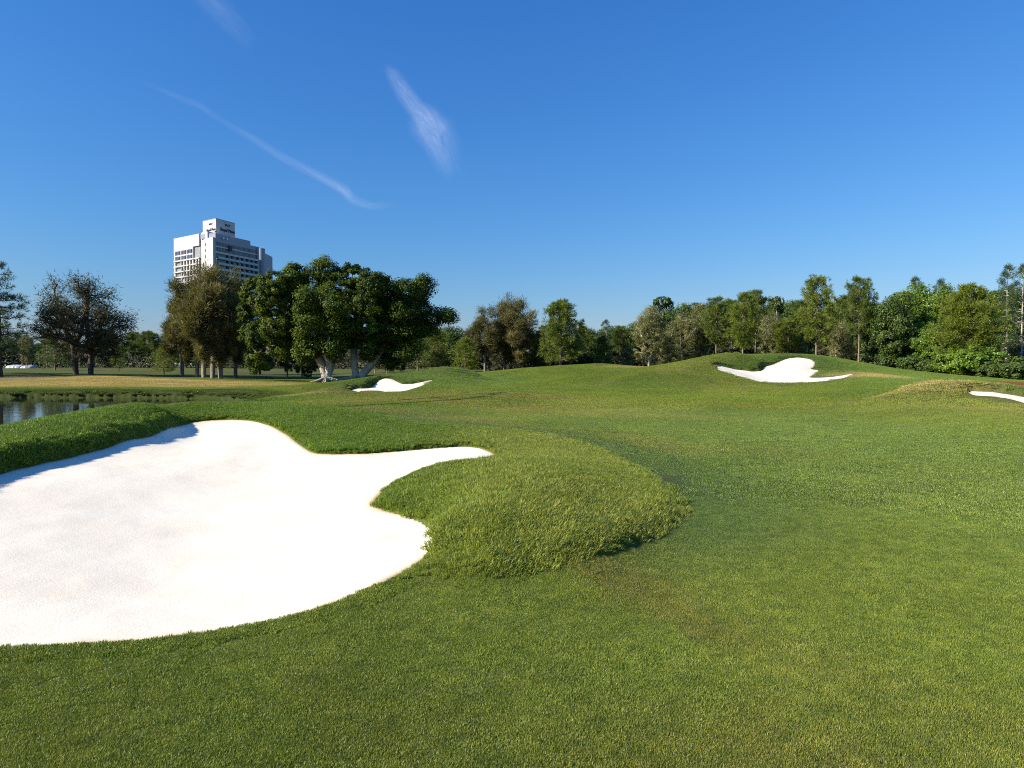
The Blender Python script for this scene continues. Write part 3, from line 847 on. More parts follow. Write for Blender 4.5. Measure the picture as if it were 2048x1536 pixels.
def leaf_mesh(C, N, size, aspect, seed, mat, shade, up=.35, tri=False, dirs=None):
    """leaf faces at C; N = preferred facing; shade = per-leaf value"""
    R = np.random.RandomState(seed)
    n = len(C)
    nrm = N + R.normal(0, .48, (n, 3)); nrm[:, 2] += up
    nrm /= np.linalg.norm(nrm, axis=1)[:, None] + 1e-9
    t = R.normal(0, 1, (n, 3)) if dirs is None else dirs + R.normal(0, .25, (n, 3))
    t -= nrm * (t * nrm).sum(1)[:, None] * (1.0 if dirs is None else 0.0)
    t /= np.linalg.norm(t, axis=1)[:, None] + 1e-9
    b = np.cross(nrm, t)
    b /= np.linalg.norm(b, axis=1)[:, None] + 1e-9
    s = size * (.6 + .8 * R.rand(n))[:, None]
    if tri:
        w = s * aspect
        V = np.stack([C - b * w * .5, C + b * w * .5, C + t * s], 1).reshape(-1, 3)
        F = np.arange(n * 3); S = np.full(n, 3); k = 3
    else:
        V = np.stack([C - t * s * .5, C + b * s * aspect * .5, C + t * s * .5, C - b * s * aspect * .5], 1).reshape(-1, 3)
        F = np.arange(n * 4); S = np.full(n, 4); k = 4
    me = mesh_np('crown', V, F, S)
    attr(me, 'rnd', 'FLOAT', 'POINT', np.repeat(np.clip(shade, 0, 1), k).astype(np.float32))
    me.materials.append(mat)
    return me

def grow(trunks, tips, rmin, r_base, seed, wob=.12, exp=.42):
    """connect tips to the trunks with a branching skeleton; returns tube segments"""
    R = np.random.RandomState(seed)
    nodes = []; parent = []; tipw = []
    for tr in trunks:
        base = len(nodes)
        for k, p in enumerate(tr):
            nodes.append(np.asarray(p, float)); parent.append(base + k - 1 if k else -1)
    tn = len(nodes)
    order = np.argsort([min(np.linalg.norm(np.asarray(t) - np.asarray(p)) for tr in trunks for p in tr[len(tr) // 2:]) for t in tips])
    tip_nodes = []
    for oi in order:
        t = np.asarray(tips[oi], float)
        A = np.array(nodes)
        d = np.linalg.norm(A - t, axis=1)
        dz = t[2] - A[:, 2]
        cost = d + np.where(dz < .15 * d, (.15 * d - dz) * 1.2, 0)
        cost[0] += 1e3
        b = int(np.argmin(cost))
        p0 = A[b]
        L = d[b]
        m = max(1, int(L / 1.3))
        prev = b
        for k in range(1, m + 1):
            f = k / m
            p = p0 * (1 - f) + t * f
            p[2] += -.10 * L * math.sin(f * math.pi) * .5
            if k < m: p += R.normal(0, wob, 3) * min(L * .25, 1)
            nodes.append(p); parent.append(prev); prev = len(nodes) - 1
        tip_nodes.append(prev)
    cnt = np.zeros(len(nodes))
    for tnode in tip_nodes:
        i = tnode
        while i >= 0:
            cnt[i] += 1; i = parent[i]
    rad = rmin * np.maximum(cnt, 1) ** exp
    rad *= max(r_base / max(rad[:1].max(), 1e-6), 0.2) if r_base else 1
    rad = np.maximum(rad, rmin * .5)
    kids = {}
    for i, p in enumerate(parent):
        kids.setdefault(p, []).append(i)
    segs = []
    def walk(start, first):
        stack = [(start, first)]
        while stack:
            par, i = stack.pop()
            pts = [nodes[par], nodes[i]] if par >= 0 else [nodes[i]]
            rr = [min(rad[par], rad[i] * 1.25), rad[i]] if par >= 0 else [rad[i]]
            cur = i
            while cur in kids:
                ch = sorted(kids[cur], key=lambda c: -cnt[c])
                for c in ch[1:]:
                    stack.append((cur, c))
                cur = ch[0]
                pts.append(nodes[cur]); rr.append(rad[cur])
            if len(pts) > 1:
                segs.append((pts, rr))
    for root in kids.get(-1, []):
        walk(-1, root)
    return segs

def crown_points(lobes, n_clusters, seed, shell=.55, zmin=None):
    R = np.random.RandomState(seed)
    vol = np.array([l[3] * l[4] * l[5] for l in lobes]) ** .75
    pick = R.choice(len(lobes), n_clusters, p=vol / vol.sum())
    d = R.normal(0, 1, (n_clusters, 3)); d /= np.linalg.norm(d, axis=1)[:, None]
    r = shell + (1 - shell) * R.rand(n_clusters) ** .7
    L = np.array(lobes)[pick]
    C = L[:, :3] + d * r[:, None] * L[:, 3:6]
    if zmin is not None:
        C[:, 2] = np.maximum(C[:, 2], zmin + R.rand(n_clusters) * .4)
    return C, d, pick

def broad_tree(H, lobes, trunks, leafmat, bark, clusters, leaves, csize, lsize, seed, r_base=.4, rmin=.03, shell=.5, aspect=.62, flat=.7, droop=0.0, skel=1.0, roots=None, sides=6, up=.35, tipjit=0):
    R = np.random.RandomState(seed)
    C, D, pick = crown_points(lobes, clusters, seed)
    nsk = int(clusters * skel)
    segs = grow(trunks, list(C[:nsk]), rmin, r_base, seed)
    if roots: segs += roots
    tm = tube_mesh(segs, bark, sides)
    tm2 = None
    cs = csize * (.6 + .8 * R.rand(clusters))
    n = clusters * leaves
    k = np.repeat(np.arange(clusters), leaves)
    g = R.normal(0, 1, (n, 3)); g /= np.linalg.norm(g, axis=1)[:, None] + 1e-9
    g *= (R.rand(n) ** .45)[:, None]
    off = g * cs[k][:, None]; off[:, 2] *= flat
    off[:, 2] -= droop * R.rand(n) * cs[k]
    P = C[k] + off
    shade = np.clip(.42 + R.normal(0, .16, clusters)[k] + R.normal(0, .16, n), 0, 1)
    lm = leaf_mesh(P, D[k] * .5 + g * .8, lsize, aspect, seed + 1, leafmat, shade, up)
    return tm, lm

def casuarina(H, lobes, trunks, leafmat, bark, clusters, leaves, seed, r_base=.25, csize=1.0, nl=.55, nw=.05, rise=.6, spread=.55):
    R = np.random.RandomState(seed)
    C, D, pick = crown_points(lobes, clusters, seed, .3)
    segs = grow(trunks, list(C), .022, r_base, seed, .18)
    tm = tube_mesh(segs, bark, 5)
    n = clusters * leaves
    k = np.repeat(np.arange(clusters), leaves)
    cs = csize * (.6 + .8 * R.rand(clusters))
    off = R.normal(0, .42, (n, 3)) * cs[k][:, None]
    P = C[k] + off
    flow = D.copy(); flow[:, 2] += rise; flow /= np.linalg.norm(flow, axis=1)[:, None]
    dirs = flow[k] + R.normal(0, spread, (n, 3)); dirs[:, 2] -= .12
    shade = np.clip(.42 + R.normal(0, .2, clusters)[k] + R.normal(0, .15, n), 0, 1)
    return tm, leaf_mesh(P, R.normal(0, 1, (n, 3)), nl, nw / nl, seed + 1, leafmat, shade, 0, True, dirs)

def pine(H, z0, prof, leafmat, bark, seed, r_base=.25, whorl=.75, per=5, tuft=16, nl=.42, nw=.05, up=.25, step=.55, inner=.35, lean=(0, 0), tuft_r=.38, dead=0, holes=0.0):
    """prof: list of (height fraction of the crown, radius)"""
    R = np.random.RandomState(seed)
    zs = np.linspace(0, H, 12)
    tx = lean[0] * (zs / H) + .15 * np.sin(zs * .5 + seed) * (zs / H); ty = lean[1] * (zs / H)
    trunk = np.c_[tx, ty, zs - .3 * (zs == 0)]
    segs = [(trunk, r_base * (1 - .88 * zs / H) * (1 + .35 * np.exp(-zs / .5)))]
    pf = np.array(prof)
    T = []; Dr = []; W = []
    z = z0
    while z < H - .1:
        f = (z - z0) / (H - z0)
        for b in range(per):
            if R.rand() < holes: continue
            zz = z + R.uniform(-.3, .3) * whorl
            rad = np.interp(f, pf[:, 0], pf[:, 1]) * R.uniform(.62, 1.12)
            az = R.rand() * 2 * math.pi
            bx = np.interp(zz, zs, tx); by = np.interp(zz, zs, ty)
            m = max(3, int(rad / step) + 2)
            t = np.linspace(0, 1, m)
            rise = up * rad * (t ** 1.6) * (.4 + f) - .08 * rad * np.sin(t * math.pi) * (1 - f)
            pts = np.c_[bx + math.cos(az) * rad * t, by + math.sin(az) * rad * t, zz + rise]
            pts[1:] += R.normal(0, .06, (m - 1, 3)) * rad ** .5
            segs.append((pts, (.022 + .012 * rad) * (1.1 - t)))
            for i in range(1, m):
                if t[i] < inner: continue
                for s in range(1 + int(2.2 * t[i])):
                    q = pts[i] + R.normal(0, .30, 3) * np.array([1, 1, .55]) * (.5 + .3 * rad)
                    T.append(q); Dr.append([math.cos(az), math.sin(az), .5]); W.append(R.normal(0, .14))
        z += whorl * R.uniform(.75, 1.25) * (1.0 - .35 * f)
    for b in range(dead):
        zz = z0 * R.uniform(.35, .98); az = R.rand() * 2 * math.pi; rad = R.uniform(.5, 1.6)
        t = np.linspace(0, 1, 4)
        segs.append((np.c_[np.interp(zz, zs, tx) + math.cos(az) * rad * t, math.sin(az) * rad * t, zz + .3 * rad * t], .035 * (1.1 - t)))
    T.append([tx[-1], ty[-1], H]); Dr.append([0, 0, 1]); W.append(0)
    T = np.array(T); Dr = np.array(Dr); W = np.array(W)
    n = len(T) * tuft
    k = np.repeat(np.arange(len(T)), tuft)
    g = R.normal(0, 1, (n, 3)); g /= np.linalg.norm(g, axis=1)[:, None]
    dirs = Dr[k] * .7 + g
    P = T[k] + g * tuft_r * R.rand(n)[:, None] * .8
    shade = np.clip(.42 + W[k] + R.normal(0, .15, n), 0, 1)
    return tube_mesh(segs, bark, 5), leaf_mesh(P, R.normal(0, 1, (n, 3)), nl, nw / nl, seed + 1, leafmat, shade, .2, True, dirs)

TREE_N = 0
def place_tree(name, meshes, u, v, Y, height, native, label, cat='tree', group=None, rz=0.0, wide=1.0, sink=.15, z=None):
    """a tree of its own at photograph column u, ground depth Y; height in metres, native = height of the mesh"""
    p = atY(u, 740, Y)
    gz = float(ground(np.array([p[0]]), np.array([Y]))[0]) if z is None else z
    s = height / native
    e = new_empty(name, (p[0], Y, gz - sink), rz, (s * wide, s * wide, s))
    props(e, label, cat, group)
    tr = new_obj('trunk', meshes[0], None, e)
    cr = new_obj('crown', meshes[1], None, e)
    return e
def hgt(vtop, Y, u=1024, gz=0):
    """height above the ground gz of something whose top shows at row vtop at depth Y"""
    return float(atY(u, vtop, Y)[2]) - gz

# --- the two figs: lobes given in metres from the trunk base (x right, y away, z up)
def px_lobe(u, v, Y, ru, rv, dy=0, ry=None, base=None):
    """a crown lobe seen at u, v with half sizes ru, rv in photograph pixels"""
    c = atY(u, v, Y + dy)
    k = (Y + dy) / FPX
    return [c[0] - base[0], Y + dy - base[1], c[2] - base[2], ru * k, (ry if ry else ru * k), rv * k]
def gz_at(x, y):
    return float(ground(np.array([x]), np.array([y]))[0])
def root_fan(n, length, r, seed, lo=0, hi=2 * math.pi, drop=.15):
    R = np.random.RandomState(seed); segs = []
    for k in range(n):
        az = lo + (hi - lo) * (k + R.uniform(.2, .8)) / n
        L = length * R.uniform(.55, 1.1)
        t = np.linspace(0, 1, 6)
        wig = np.cumsum(R.normal(0, .05, 6)) * t
        pts = np.c_[np.cos(az + wig) * L * t, np.sin(az + wig) * L * t, .85 * r * 3 * (1 - t) ** 2.2 + .06 * (1 - t) + drop * (1 - t) - drop * .2 * t + .12]
        segs.append((pts, r * (1.0 - .72 * t)))
    return segs

FY = 75.0
b = atY(652, 765, FY); bg_ = (b[0], FY, gz_at(b[0], FY))
def columns(cols, base, seed):
    """upright crowns: each a stack of lobes between two photograph rows"""
    R = np.random.RandomState(seed); out = []
    for u, top, bot, ru, dy in cols:
        n = max(3, int((bot - top) / 38))
        for k in range(n):
            f = (k + .5) / n
            v = top + (bot - top) * f
            w = ru * (.62 + .55 * math.sin(math.pi * min(1, f * .9 + .12))) * R.uniform(.88, 1.1)
            rv = (bot - top) / n * .62
            out.append(px_lobe(u + R.normal(0, ru * .16), v + rv * .1, FY, w, rv, dy + R.normal(0, .5), w * FY / FPX * 1.05, base))
    return out
lobes = columns([(512, 556, 735, 30, 1.0), (548, 543, 712, 30, -.4), (590, 530, 700, 32, 1.5), (622, 575, 722, 30, -2.2), (655, 517, 690, 33, 1.2), (672, 590, 712, 28, -1.8)], bg_, 31)
trunks = [[(0, 0, -.2), (-.1, 0, .7), (-.35, .1, 1.6), (-.9, .1, 2.8), (-1.6, .3, 4.5), (-2.6, .4, 6.0)], [(.05, 0, .3), (.25, 0, 1.2), (.45, -.1, 2.4), (.5, -.2, 4.0), (.3, .3, 6.0), (.4, .5, 8.2)], [(.15, .2, .3), (.6, .4, 1.4), (.9, .6, 2.8), (1.4, .7, 4.5)]]
fig_a = broad_tree(13, lobes, trunks, L_FIG, B_FIG, 900, 150, .70, .20, 301, r_base=.42, rmin=.016, skel=.35, droop=.3, roots=root_fan(11, 2.6, .13, 3) + root_fan(4, 3.2, .11, 4, -.7, .3), sides=7)
props(place_tree('fig_tree', fig_a, 652, 765, FY, 1, 1, 'large dark green fig tree with white trunk and spreading surface roots', sink=0), group='fig trees')

b = atY(716, 755, FY + 1); bg_ = (b[0], FY + 1, gz_at(b[0], FY + 1))
lobes = columns([(700, 528, 690, 32, 1.8), (738, 545, 712, 33, -.6), (775, 555, 728, 32, 1.6), (812, 558, 716, 30, .6), (846, 552, 668, 22, 1.0)], bg_, 32)
lobes += [px_lobe(*a, base=bg_) for a in ((872, 632, FY, 24, 15, 1.5, 1.6), (897, 631, FY, 15, 11, 1, 1.2), (850, 655, FY, 22, 12, 1.5, 1.6))]
trunks = [[(-.1, 0, -.2), (-.3, 0, .9), (-.45, 0, 2.0), (-.5, .1, 3.8), (.2, .2, 6.0), (.8, .5, 8.5)], [(.2, 0, .2), (.7, 0, .9), (1.5, .1, 1.8), (2.3, .3, 3.0), (3.2, .4, 4.6), (5.0, .4, 5.6), (7.2, .4, 6.0)]]
fig_b = broad_tree(13, lobes, trunks, L_FIG, B_FIG, 860, 145, .70, .20, 302, r_base=.40, rmin=.016, skel=.35, droop=.25, roots=root_fan(8, 2.2, .12, 6) + root_fan(3, 3.4, .12, 7, 2.7, 3.6), sides=7)
props(place_tree('fig_tree', fig_b, 716, 755, FY + 1, 1, 1, 'dark fig tree with a leaning trunk and a long limb reaching right', sink=0), group='fig trees')

# --- casuarina meshes (about 10 m tall)
def casu_lobes(seed, w=2.4, H=10, n=15, lo=.28):
    R = np.random.RandomState(seed)
    out = []
    for i in range(n):
        f = lo + (1 - lo) * (i + .5) / n
        rr = w * math.sin(min(1, (f - lo * .6) / (1 - lo * .6)) * math.pi * .86 + .25) ** .8
        az = i * 2.4 + R.rand()
        q = R.uniform(.3, 1.05)
        out.append([math.cos(az) * rr * q, math.sin(az) * rr * q, f * H - .7 + R.normal(0, .25), rr * R.uniform(.22, .40), rr * R.uniform(.22, .40), H * R.uniform(.07, .15)])
    return out
def stems(seed, n, H, sp):
    R = np.random.RandomState(seed); out = []
    for k in range(n):
        az = R.rand() * 6.28; s = sp * R.uniform(.4, 1)
        z = np.array([-.3, .25, .5, .7, .85]) * H
        t = np.clip(z / H, 0, 1)
        out.append([(math.cos(az) * s * a ** 1.3 + R.normal(0, .05), math.sin(az) * s * a ** 1.3 + R.normal(0, .05), zz) for a, zz in zip(t, z)])
        if k: out[-1][0] = out[0][0]
    return out
CAS = [casuarina(10, casu_lobes(s, w), stems(s, ns, 10, 1.2), L_CAS, B_GREY, 340, 70, 400 + s, .20, .52, .42, .05, .9) for s, w, ns in ((1, 2.3, 1), (2, 2.6, 2), (3, 2.0, 2))]
CASD = casuarina(10, casu_lobes(7, 3.9, 10, 17, .28), [[(0, 0, -.3), (-.1, 0, 1.6), (-.2, 0, 3.0), (-.9, .1, 4.6), (-1.6, .2, 6.5), (-1.9, .2, 8.2)], [(-.2, 0, 2.8), (.4, .1, 4.2), (.7, .2, 6.0), (1.0, .2, 8.5)]], L_CASD, B_DARK, 290, 46, 410, .24, .62, .30, .05, .3, .8)
CASE = casuarina(10, casu_lobes(9, 3.8, 10, 17, .26), [[(0, 0, -.3), (.05, 0, 1.8), (0, 0, 3.2), (-.3, .1, 5.2), (-.1, .1, 8.0)], [(.05, 0, 1.8), (1.0, 0, 2.9), (2.3, .1, 3.8), (3.6, .1, 4.4)], [(0, 0, 3.0), (.8, .2, 4.6), (1.4, .3, 7.0)]], L_CASD, B_DARK, 290, 46, 411, .22, .62, .30, .05, .3, .8)

place_tree('casuarina_tree', CASD, 152, 750, 82, hgt(552, 82, gz=.4), 9.7, 'dark open casuarina with forked leaning trunk on the dry mound', group='casuarinas on the dry mound', wide=1.12)
place_tree('casuarina_tree', CASE, 181, 750, 82.5, hgt(550, 82, gz=.4), 9.7, 'dark casuarina with a straight trunk and a low bough over the dry mound', group='casuarinas on the dry mound', wide=1.15)

for u, Y, vt, m, rz, wd, lab in ((396, 84, 560, 0, .3, .95, 'brownish casuarina on the left flank of the clump below the tower'), (409, 82, 535, 1, 1.9, .95, 'tallest brownish casuarina in front of the white tower'), (424, 80, 545, 2, 4.0, 1.0, 'brownish casuarina whose reddish double trunk stands nearest in its clump'),
                              (440, 81, 552, 1, 3.2, .9, 'brownish casuarina with a trunk bent to the right below the tower'), (470, 86, 558, 0, 2.2, .9, 'brownish casuarina touching the fig tree'), (366, 90, 585, 2, 5.2, .95, 'low brownish casuarina overhanging the small pine by the tower clump')):
    place_tree('casuarina_tree', CAS[m], u, 760, Y, hgt(vt, Y, gz=-.1), 9.6, lab, group='casuarinas below the tower', rz=rz, wide=wd)
for u, Y, vt, m, rz, wd, lab in ((972, 96, 612, 1, .5, 1.0, 'grey brown casuarina at the end of the far ridge'), (1008, 98, 600, 0, 2.5, 1.05, 'grey brown casuarina in the middle of its clump behind the green'), (1036, 96, 602, 2, 4.4, 1.25, 'grey brown casuarina with slim pale trunk beside the tall pine')):
    place_tree('casuarina_tree', CAS[m], u, 740, Y, hgt(vt, Y, gz=.5), 9.6, lab, group='casuarinas behind the green', rz=rz, wide=wd)

# --- pines
P_ROUND = pine(12, 2.2, [(0, 2.6), (.25, 3.3), (.55, 2.8), (.8, 1.9), (1, .3)], L_PIN, B_PINE, 501, .25, .62, 7, 30, .36, .07, tuft_r=.42)
P_HIGH = pine(14, 6.2, [(0, 2.0), (.3, 3.0), (.6, 2.9), (.85, 1.8), (1, .5)], L_PIN, B_PINE, 502, .22, .7, 7, 30, .36, .07, up=.4, dead=9, holes=.12, tuft_r=.42)
P_HIGH2 = pine(14, 4.8, [(0, 1.6), (.2, 2.6), (.5, 2.7), (.8, 2.1), (1, .6)], L_PINY, B_PINE, 503, .2, .72, 7, 30, .36, .07, up=.4, dead=9, holes=.2, tuft_r=.42)
P_YEL = pine(12, 2.9, [(0, 3.4), (.2, 4.3), (.45, 4.1), (.7, 3.2), (.9, 1.6), (1, .4)], L_PINY, B_PINE, 504, .26, .55, 9, 26, .34, .07, up=.12, tuft_r=.42)
P_SMALL = pine(6, 1.3, [(0, 2.0), (.3, 2.2), (.6, 1.6), (.85, .8), (1, .2)], L_PIN, B_PINE, 505, .13, .5, 6, 12, .34, .05, up=.1)
P_SLIM = pine(7, 1.2, [(0, 1.3), (.3, 1.5), (.6, 1.2), (.85, .7), (1, .2)], L_PINY, B_PINE, 506, .10, .42, 6, 12, .34, .05, up=.35)
P_EDGE = pine(14, 3.0, [(0, 3.0), (.3, 3.4), (.6, 3.0), (.85, 2.0), (1, .5)], L_HOOP, B_DARK, 507, .34, .9, 5, 20, .40, .06, up=.12, holes=.15)
HOOP = pine(16, 2.5, [(0, 2.6), (.3, 2.5), (.6, 1.9), (.85, 1.1), (1, .25)], L_HOOP, B_PALE, 508, .22, .95, 6, 22, .34, .06, up=.28, inner=.55, tuft_r=.5, holes=.1)
HOOP2 = pine(16, 4, [(0, 2.2), (.3, 2.3), (.6, 1.8), (.85, 1.2), (1, .3)], L_HOOP, B_PALE, 509, .22, 1.1, 5, 24, .34, .06, up=.3, inner=.6, tuft_r=.5, holes=.2)

place_tree('pine_tree', P_EDGE, 0, 748, 76, hgt(521, 76, gz=.4), 14, 'big dark pine with layered sprays cut by the left edge', group='pines', wide=.85, rz=1.2)
place_tree('pine_tree', P_SMALL, 110, 746, 104, hgt(670, 104, gz=.6), 6, 'small bushy pine standing behind the dark casuarinas', group='pines', wide=1.15)
place_tree('pine_tree', P_ROUND, 1121, 735, 92, hgt(600, 92, gz=.6), 12, 'tall rounded pine standing alone beside the grey brown casuarinas', group='pines', wide=1.12)
place_tree('pine_tree', P_HIGH2, 1485, 720, 88, hgt(592, 88, gz=.6), 14, 'slender pine with a thin pale trunk behind the hill bunker', group='pines', wide=.95)
place_tree('pine_tree', P_HIGH2, 1632, 715, 86, hgt(558, 86, gz=.6), 14, 'tall open pine with a bare trunk rising behind the hill crest', group='pines', rz=2.0, wide=.9)
place_tree('pine_tree', P_HIGH, 1717, 735, 80, hgt(563, 80, gz=.4), 14, 'tall pine with a long clean trunk at the end of the hill', group='pines', rz=.8, wide=.75)
place_tree('pine_tree', P_YEL, 1935, 760, 66, hgt(576, 66, gz=.3), 12, 'broad yellow green pine on a stout trunk above the edge bunker', group='pines', wide=1.0)
place_tree('pine_tree', P_HIGH2, 1575, 715, 93, hgt(640, 93, gz=.6), 14, 'low spreading yellowish pine left of the tall open pine', group='pines', rz=3.3, wide=1.5)
place_tree('pine_tree', P_HIGH, 1432, 720, 95, hgt(595, 95, gz=.6), 14, 'thin brownish pine behind the left end of the hill bunker', group='pines', rz=4.1, wide=.85)
place_tree('hoop_pine', HOOP, 2012, 750, 72, hgt(525, 72, gz=.3), 16.2, 'dark hoop pine with tiered branches near the right edge', group='hoop pines', wide=.72)
place_tree('hoop_pine', HOOP2, 2042, 750, 70, hgt(527, 70, gz=.3), 16.2, 'hoop pine with a bare pale trunk cut by the right edge', group='hoop pines', wide=.8, rz=1.0)
place_tree('hoop_pine', HOOP, 1829, 730, 100, hgt(549, 100, gz=.6), 16.2, 'pointed hoop pine top rising over the bright broadleaf trees', group='hoop pines', rz=2.2, wide=.8)
place_tree('hoop_pine', HOOP2, 1876, 730, 102, hgt(557, 102, gz=.6), 16.2, 'smaller hoop pine top over the bright broadleaf trees', group='hoop pines', rz=.4, wide=.8)

# --- broadleaf and eucalypt meshes
def ball_lobes(seed, H, w, n, lo=.2):
    R = np.random.RandomState(seed); out = []
    for i in range(n):
        f = lo + (1 - lo) * (i + .5) / n
        rr = w * (math.sin(min(1, (f - lo * .7)) * math.pi * .8 + .35)) ** .7
        az = i * 2.4 + R.rand()
        out.append([math.cos(az) * rr * .5, math.sin(az) * rr * .5, f * H * .93, rr * .62, rr * .62, H * .15])
    return out
up_tr = lambda H: [[(0, 0, -.3), (.05, 0, H * .2), (-.05, .05, H * .42), (.1, 0, H * .68)]]
BRD = [broad_tree(10, ball_lobes(s, 10, w, 10, .10), up_tr(10), L_BRD, B_GREY, 380, 130, .70, .19, 600 + s, .2, .025, skel=.4, aspect=.7) for s, w in ((1, 3.0), (2, 3.4))]
DRK = [broad_tree(10, ball_lobes(s, 10, w, 10, .12), up_tr(10), L_DRK, B_DARK, 320, 105, .76, .23, 610 + s, .22, .025, skel=.4) for s, w in ((1, 3.2), (2, 3.8))]
EUC = [broad_tree(10, ball_lobes(s, 10, w, 9, .22), [[(0, 0, -.3), (.05, 0, 2), (-.1, .05, 4.0), (.2, 0, 7.0)], [(0, 0, 1.2), (.7, .1, 3.2), (1.1, .2, 6.0)], [(0, 0, 1.8), (-.8, 0, 3.6), (-1.3, .1, 6.4)]], L_EUC, B_PALE, 460, 64, .55, .21, 620 + s, .15, .012, skel=.4, aspect=.3, up=0) for s, w in ((1, 2.6), (2, 3.0))]
UMB = broad_tree(14, [[0, 0, 12.6, 2.4, 2.4, .9], [-1.6, .3, 11.4, 1.6, 1.5, .7], [1.5, -.2, 11.9, 1.5, 1.4, .7], [0, 0, 9.0, 1.8, 1.8, 1.5]], [[(0, 0, -.3), (.1, 0, 5), (-.1, .1, 9), (.1, 0, 11)]], L_DRK, B_PALE, 130, 50, .6, .28, 640, .2, .025, skel=.6)
SHRUB = [broad_tree(3, [[0, 0, 1.4, 1.6, 1.5, 1.2], [-.9, .2, 1.0, 1.0, 1.0, .9], [.9, -.2, 1.2, 1.0, 1.0, 1.0]], [[(0, 0, -.2), (.05, 0, .5), (0, .05, 1.0)]], m, B_GREY, 130, 70, .36, .16, 650 + s, .07, .012, skel=.4, aspect=.7) for s, m in ((1, L_BRD), (2, L_DRK))]

place_tree('eucalypt_tree', EUC[0], 1297, 735, 90, hgt(612, 90, gz=.6), 10, 'pale sparse eucalypt with a white trunk behind the green', group='eucalypts', wide=.95)
place_tree('eucalypt_tree', EUC[1], 1365, 730, 97, hgt(622, 97, gz=.7), 10, 'olive eucalypt between the white trunked one and the hill', group='eucalypts', wide=.95, rz=1.1)
place_tree('eucalypt_tree', EUC[0], 1410, 725, 99, hgt(604, 99, gz=.7), 10, 'brownish olive eucalypt above the left shoulder of the hill', group='eucalypts', wide=.85, rz=2.4)
place_tree('eucalypt_tree', EUC[1], 1545, 715, 95, hgt(622, 95, gz=.7), 10, 'olive eucalypt behind the middle of the hill bunker', group='eucalypts', wide=.8, rz=3.9)
place_tree('eucalypt_tree', EUC[1], 1672, 730, 92, hgt(640, 92, gz=.6), 10, 'low olive eucalypt between the two tall clean trunked pines', group='eucalypts', wide=1.0, rz=5.0)
place_tree('eucalypt_tree', EUC[0], 1330, 735, 94, hgt(660, 94, gz=.6), 10, 'short leafy olive eucalypt right of the white trunk', group='eucalypts', wide=1.0, rz=5.9)
place_tree('flat_topped_tree', UMB, 1325, 735, 118, hgt(594, 118, gz=.7), 13.3, 'flat topped tree whose crown stands clear above the eucalypts', group='flat topped trees', wide=.75)
place_tree('flat_topped_tree', UMB, 1386, 735, 122, hgt(608, 122, gz=.7), 13.3, 'pale green flat topped tree behind the olive eucalypts', group='flat topped trees', wide=1.15, rz=2.0)
place_tree('flat_topped_tree', UMB, 1552, 735, 112, hgt(593, 112, gz=.7), 13.3, 'narrow topped tree in the gap left of the tall open pine', group='flat topped trees', wide=.6, rz=4.0)

for u, Y, vt, m, wd, lab in ((1790, 76, 590, 0, .85, 'dark green broadleaf tree next to the long clean pine trunk'), (1838, 80, 568, 1, .9, 'bright broadleaf tree forming the rounded top of the right wood'), (1895, 82, 574, 0, .95, 'light green broadleaf tree behind the broad yellow green pine'), (1868, 70, 650, 1, 1.1, 'lower bright leafy tree left of the stout pine trunk'),
                             (1965, 78, 600, 1, .8, 'bright broadleaf tree between the broad pine and the hoop pines'), (1750, 82, 612, 1, .75, 'mid green broadleaf tree at the foot of the long clean pine trunk')):
    place_tree('broadleaf_tree', BRD[m] if u > 1800 else DRK[m], u, 745, Y, hgt(vt, Y, gz=.4), 10, lab, group='broadleaf trees of the right wood', wide=wd, rz=u * .7)
for u, Y, h, m, lab in ((1960, 60, 2.9, 0, 'bright green shrub right of the stout pine trunk'), (1912, 63, 2.6, 0, 'bright green shrub left of the stout pine trunk'), (1830, 68, 2.0, 1, 'dark green shrub at the foot of the right wood'), (1990, 58, 1.7, 1, 'low dark shrub by the reddish mulch'), (1875, 66, 1.6, 1, 'low dark shrub in front of the right wood'), (2035, 55, 2.2, 1, 'olive dark shrub beside the reddish mulch at the right edge')):
    place_tree('shrub', SHRUB[m], u, 750, Y, h, 2.6, lab, 'shrub', 'shrubs at the foot of the right wood', rz=u * .3, wide=1.15)

